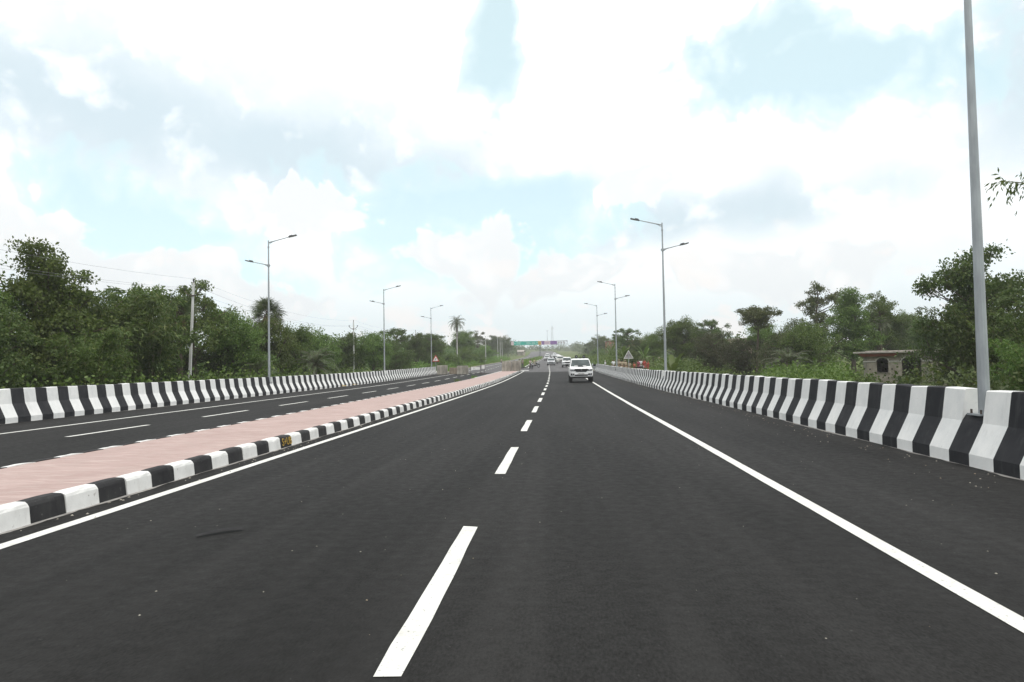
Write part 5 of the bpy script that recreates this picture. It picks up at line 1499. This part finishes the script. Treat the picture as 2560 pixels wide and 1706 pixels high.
# ------------------------------------------------------------------ buildings
def house():
    X, Y = 24.95, 58.8; g = ground(28, 58); rz = R(-25)
    t = thing('house', 'single-storey unplastered house with arched windows behind the right barrier', 'house', (X, Y, g), rz)
    Wd, Dp, H = 9.2, 6.0, 3.50
    def arch(x0, x1, z0, zs, k=.62):
        c, r = (x0 + x1) / 2, (x1 - x0) / 2
        return [(x0, z0), (x1, z0), (x1, zs)] + [(c + r * math.cos(a * math.pi / 12), zs + r * k * math.sin(a * math.pi / 12)) for a in range(1, 12)] + [(x0, zs)]
    zs = 2.82
    W1, W2, W3 = arch(.92, 1.74, 1.92, zs, .72), arch(2.72, 4.05, 1.12, zs, .52), [(5.7, 1.9), (6.8, 1.9), (6.8, 2.8), (5.7, 2.8)]
    mb = MB(); mb.plate([(0, 0), (Wd, 0), (Wd, H), (0, H)], [W1, W2, W3], .22, lambda x, y, d: (x, d, y)); mb.build('front_wall', M_WALL, t)
    for nm, c, d in (('side_wall', (.11, Dp / 2 + .11, H / 2), (.22, Dp - .22, H)), ('side_wall', (Wd - .11, Dp / 2 + .11, H / 2), (.22, Dp - .22, H)), ('back_wall', (Wd / 2, Dp, H / 2), (Wd - .5, .22, H)), ('floor_slab', (Wd / 2, Dp / 2, .02), (Wd - .5, Dp - .5, .1))):
        mb = MB(); mb.box(c, d); mb.build(nm, M_WALL, t)
    for x in (.09, 4.45, 7.9):
        mb = MB(); mb.box((x, .09, H / 2), (.27, .27, H - .02)); mb.build('pillar', M_CONC, t)
    mb = MB(); mb.box((Wd / 2 - .1, Dp / 2 - .25, H + .065), (Wd + 1.3, Dp + 1.4, .13)); r = mb.build('roof', M_ROOFC, t, bevel=.015)
    mb = MB(); mb.box((Wd / 2 + .2, Dp / 2 + .1, H + .17), (Wd + .2, Dp + .3, .07)); mb.build('roof_screed', M_ROOFC, r, bevel=.02)
    mb = MB(); mb.add([(-.45, -.80, H - .02), (2.55, -.80, H - .02), (2.55, -.02, H - .02), (-.45, -.02, H - .02), (-.15, -.55, H - .27), (2.2, -.55, H - .27), (2.2, -.02, H - .27), (-.15, -.02, H - .27)], [(3, 2, 1, 0), (4, 5, 6, 7), (0, 1, 5, 4), (1, 2, 6, 5), (2, 3, 7, 6), (3, 0, 4, 7)])
    mb.build('red_awning', M_REDRUST, t)
    pts = [(-.08, zs)] + [(1.33 + .47 * math.cos(math.pi - a * math.pi / 12), zs + .35 * math.sin(a * math.pi / 12)) for a in range(13)] + \
          [(3.385 + .73 * math.cos(math.pi - a * math.pi / 12), zs + .41 * math.sin(a * math.pi / 12)) for a in range(13)] + [(5.6, zs)]
    mb = MB(); mb.tube([(x, -.06, z) for x, z in pts], .05, 6); mb.build('arch_moulding', M_TRIM, t)
    mb = MB(); mb.box((1.33, -.04, 1.885), (1.0, .16, .06)); mb.build('window_sill', M_CONC, t)
    for x, z in ((.42, 2.2), (2.0, 2.2), (.42, 1.3), (.75, 1.3), (5.2, 1.25), (6.1, 1.25), (6.6, 1.25), (7.1, 1.25), (8.4, 1.25)):
        mb = MB(); mb.box((x, -.006, z), (.11, .016, .10)); mb.build('putlog_hole', M_DARK, t)
house()
def far_house(label, X, Y, w, d, h, wall, roof, rz, pitched=False, dz=0.):
    t = thing('house', label, 'house', (X, Y, ground(X, Y) + dz), rz, 'buildings among the right-hand trees')
    mb = MB(); mb.plate([(0, 0), (w, 0), (w, h), (0, h)], [[(w * .15, h * .35), (w * .3, h * .35), (w * .3, h * .72), (w * .15, h * .72)], [(w * .6, h * .02), (w * .74, h * .02), (w * .74, h * .7), (w * .6, h * .7)]], .2, lambda x, y, q: (x, q, y)); mb.build('front_wall', wall, t)
    for c, dd in (((.1, d / 2 + .1, h / 2), (.2, d - .2, h)), ((w - .1, d / 2 + .1, h / 2), (.2, d - .2, h)), ((w / 2, d, h / 2), (w - .5, .2, h))):
        mb = MB(); mb.box(c, dd); mb.build('wall', wall, t)
    mb = MB()
    if pitched: mb.add([(-.4, -.5, h), (w + .4, -.5, h), (w + .4, d / 2, h + 1.1), (-.4, d / 2, h + 1.1), (w + .4, d + .5, h), (-.4, d + .5, h), (-.4, -.5, h + .06), (w + .4, -.5, h + .06), (w + .4, d / 2, h + 1.16), (-.4, d / 2, h + 1.16), (w + .4, d + .5, h + .06), (-.4, d + .5, h + .06)],
                        [(0, 1, 2, 3), (3, 2, 4, 5), (6, 7, 8, 9), (9, 8, 10, 11), (0, 1, 7, 6), (5, 4, 10, 11), (1, 2, 8, 7), (2, 4, 10, 8), (0, 3, 9, 6), (3, 5, 11, 9)])
    else: mb.box((w / 2, d / 2, h + .1), (w + .7, d + .7, .2))
    mb.build('roof', roof, t)
    return t
far_house('unplastered red brick building showing through the trees behind the far right lamp', 17.5, 246, 13, 8, 6.2, M_BRICK, M_ROOFC, R(8), False, .8)
far_house('low building with a pale tin roof right of the brick building', 24.5, 222, 7, 5, 3.0, M_PLAST, M_TINW, R(5), True, .6)
far_house('pinkish plastered house half hidden behind the umbrella-shaped tree', 26.0, 112, 10, 7, 4.2, M_PLAST, M_ROOFC, R(-6), False, .3)
far_house('pale hut by the roadside under the gantry on the left', -27.5, 440, 4, 4, 2.4, M_WALL, M_ROOFC, R(-10), True, .6)

# ------------------------------------------------------------------ air
def haze():
    mb = MB(); mb.box((0, 395, 24.0), (1900, 1000, 64))
    k = bpy.data.materials.new('haze'); k.use_nodes = True; N = k.node_tree.nodes; N.clear()
    v = N.new('ShaderNodeVolumePrincipled'); o = N.new('ShaderNodeOutputMaterial')
    v.inputs['Color'].default_value = (.96, .97, .98, 1); v.inputs['Density'].default_value = HAZE
    k.node_tree.links.new(v.outputs[0], o.inputs['Volume'])
    tag(mb.build('haze', k), 'thin pale haze softening the far end of the road', 'haze', None, 'stuff')
HAZE = .00048
haze()
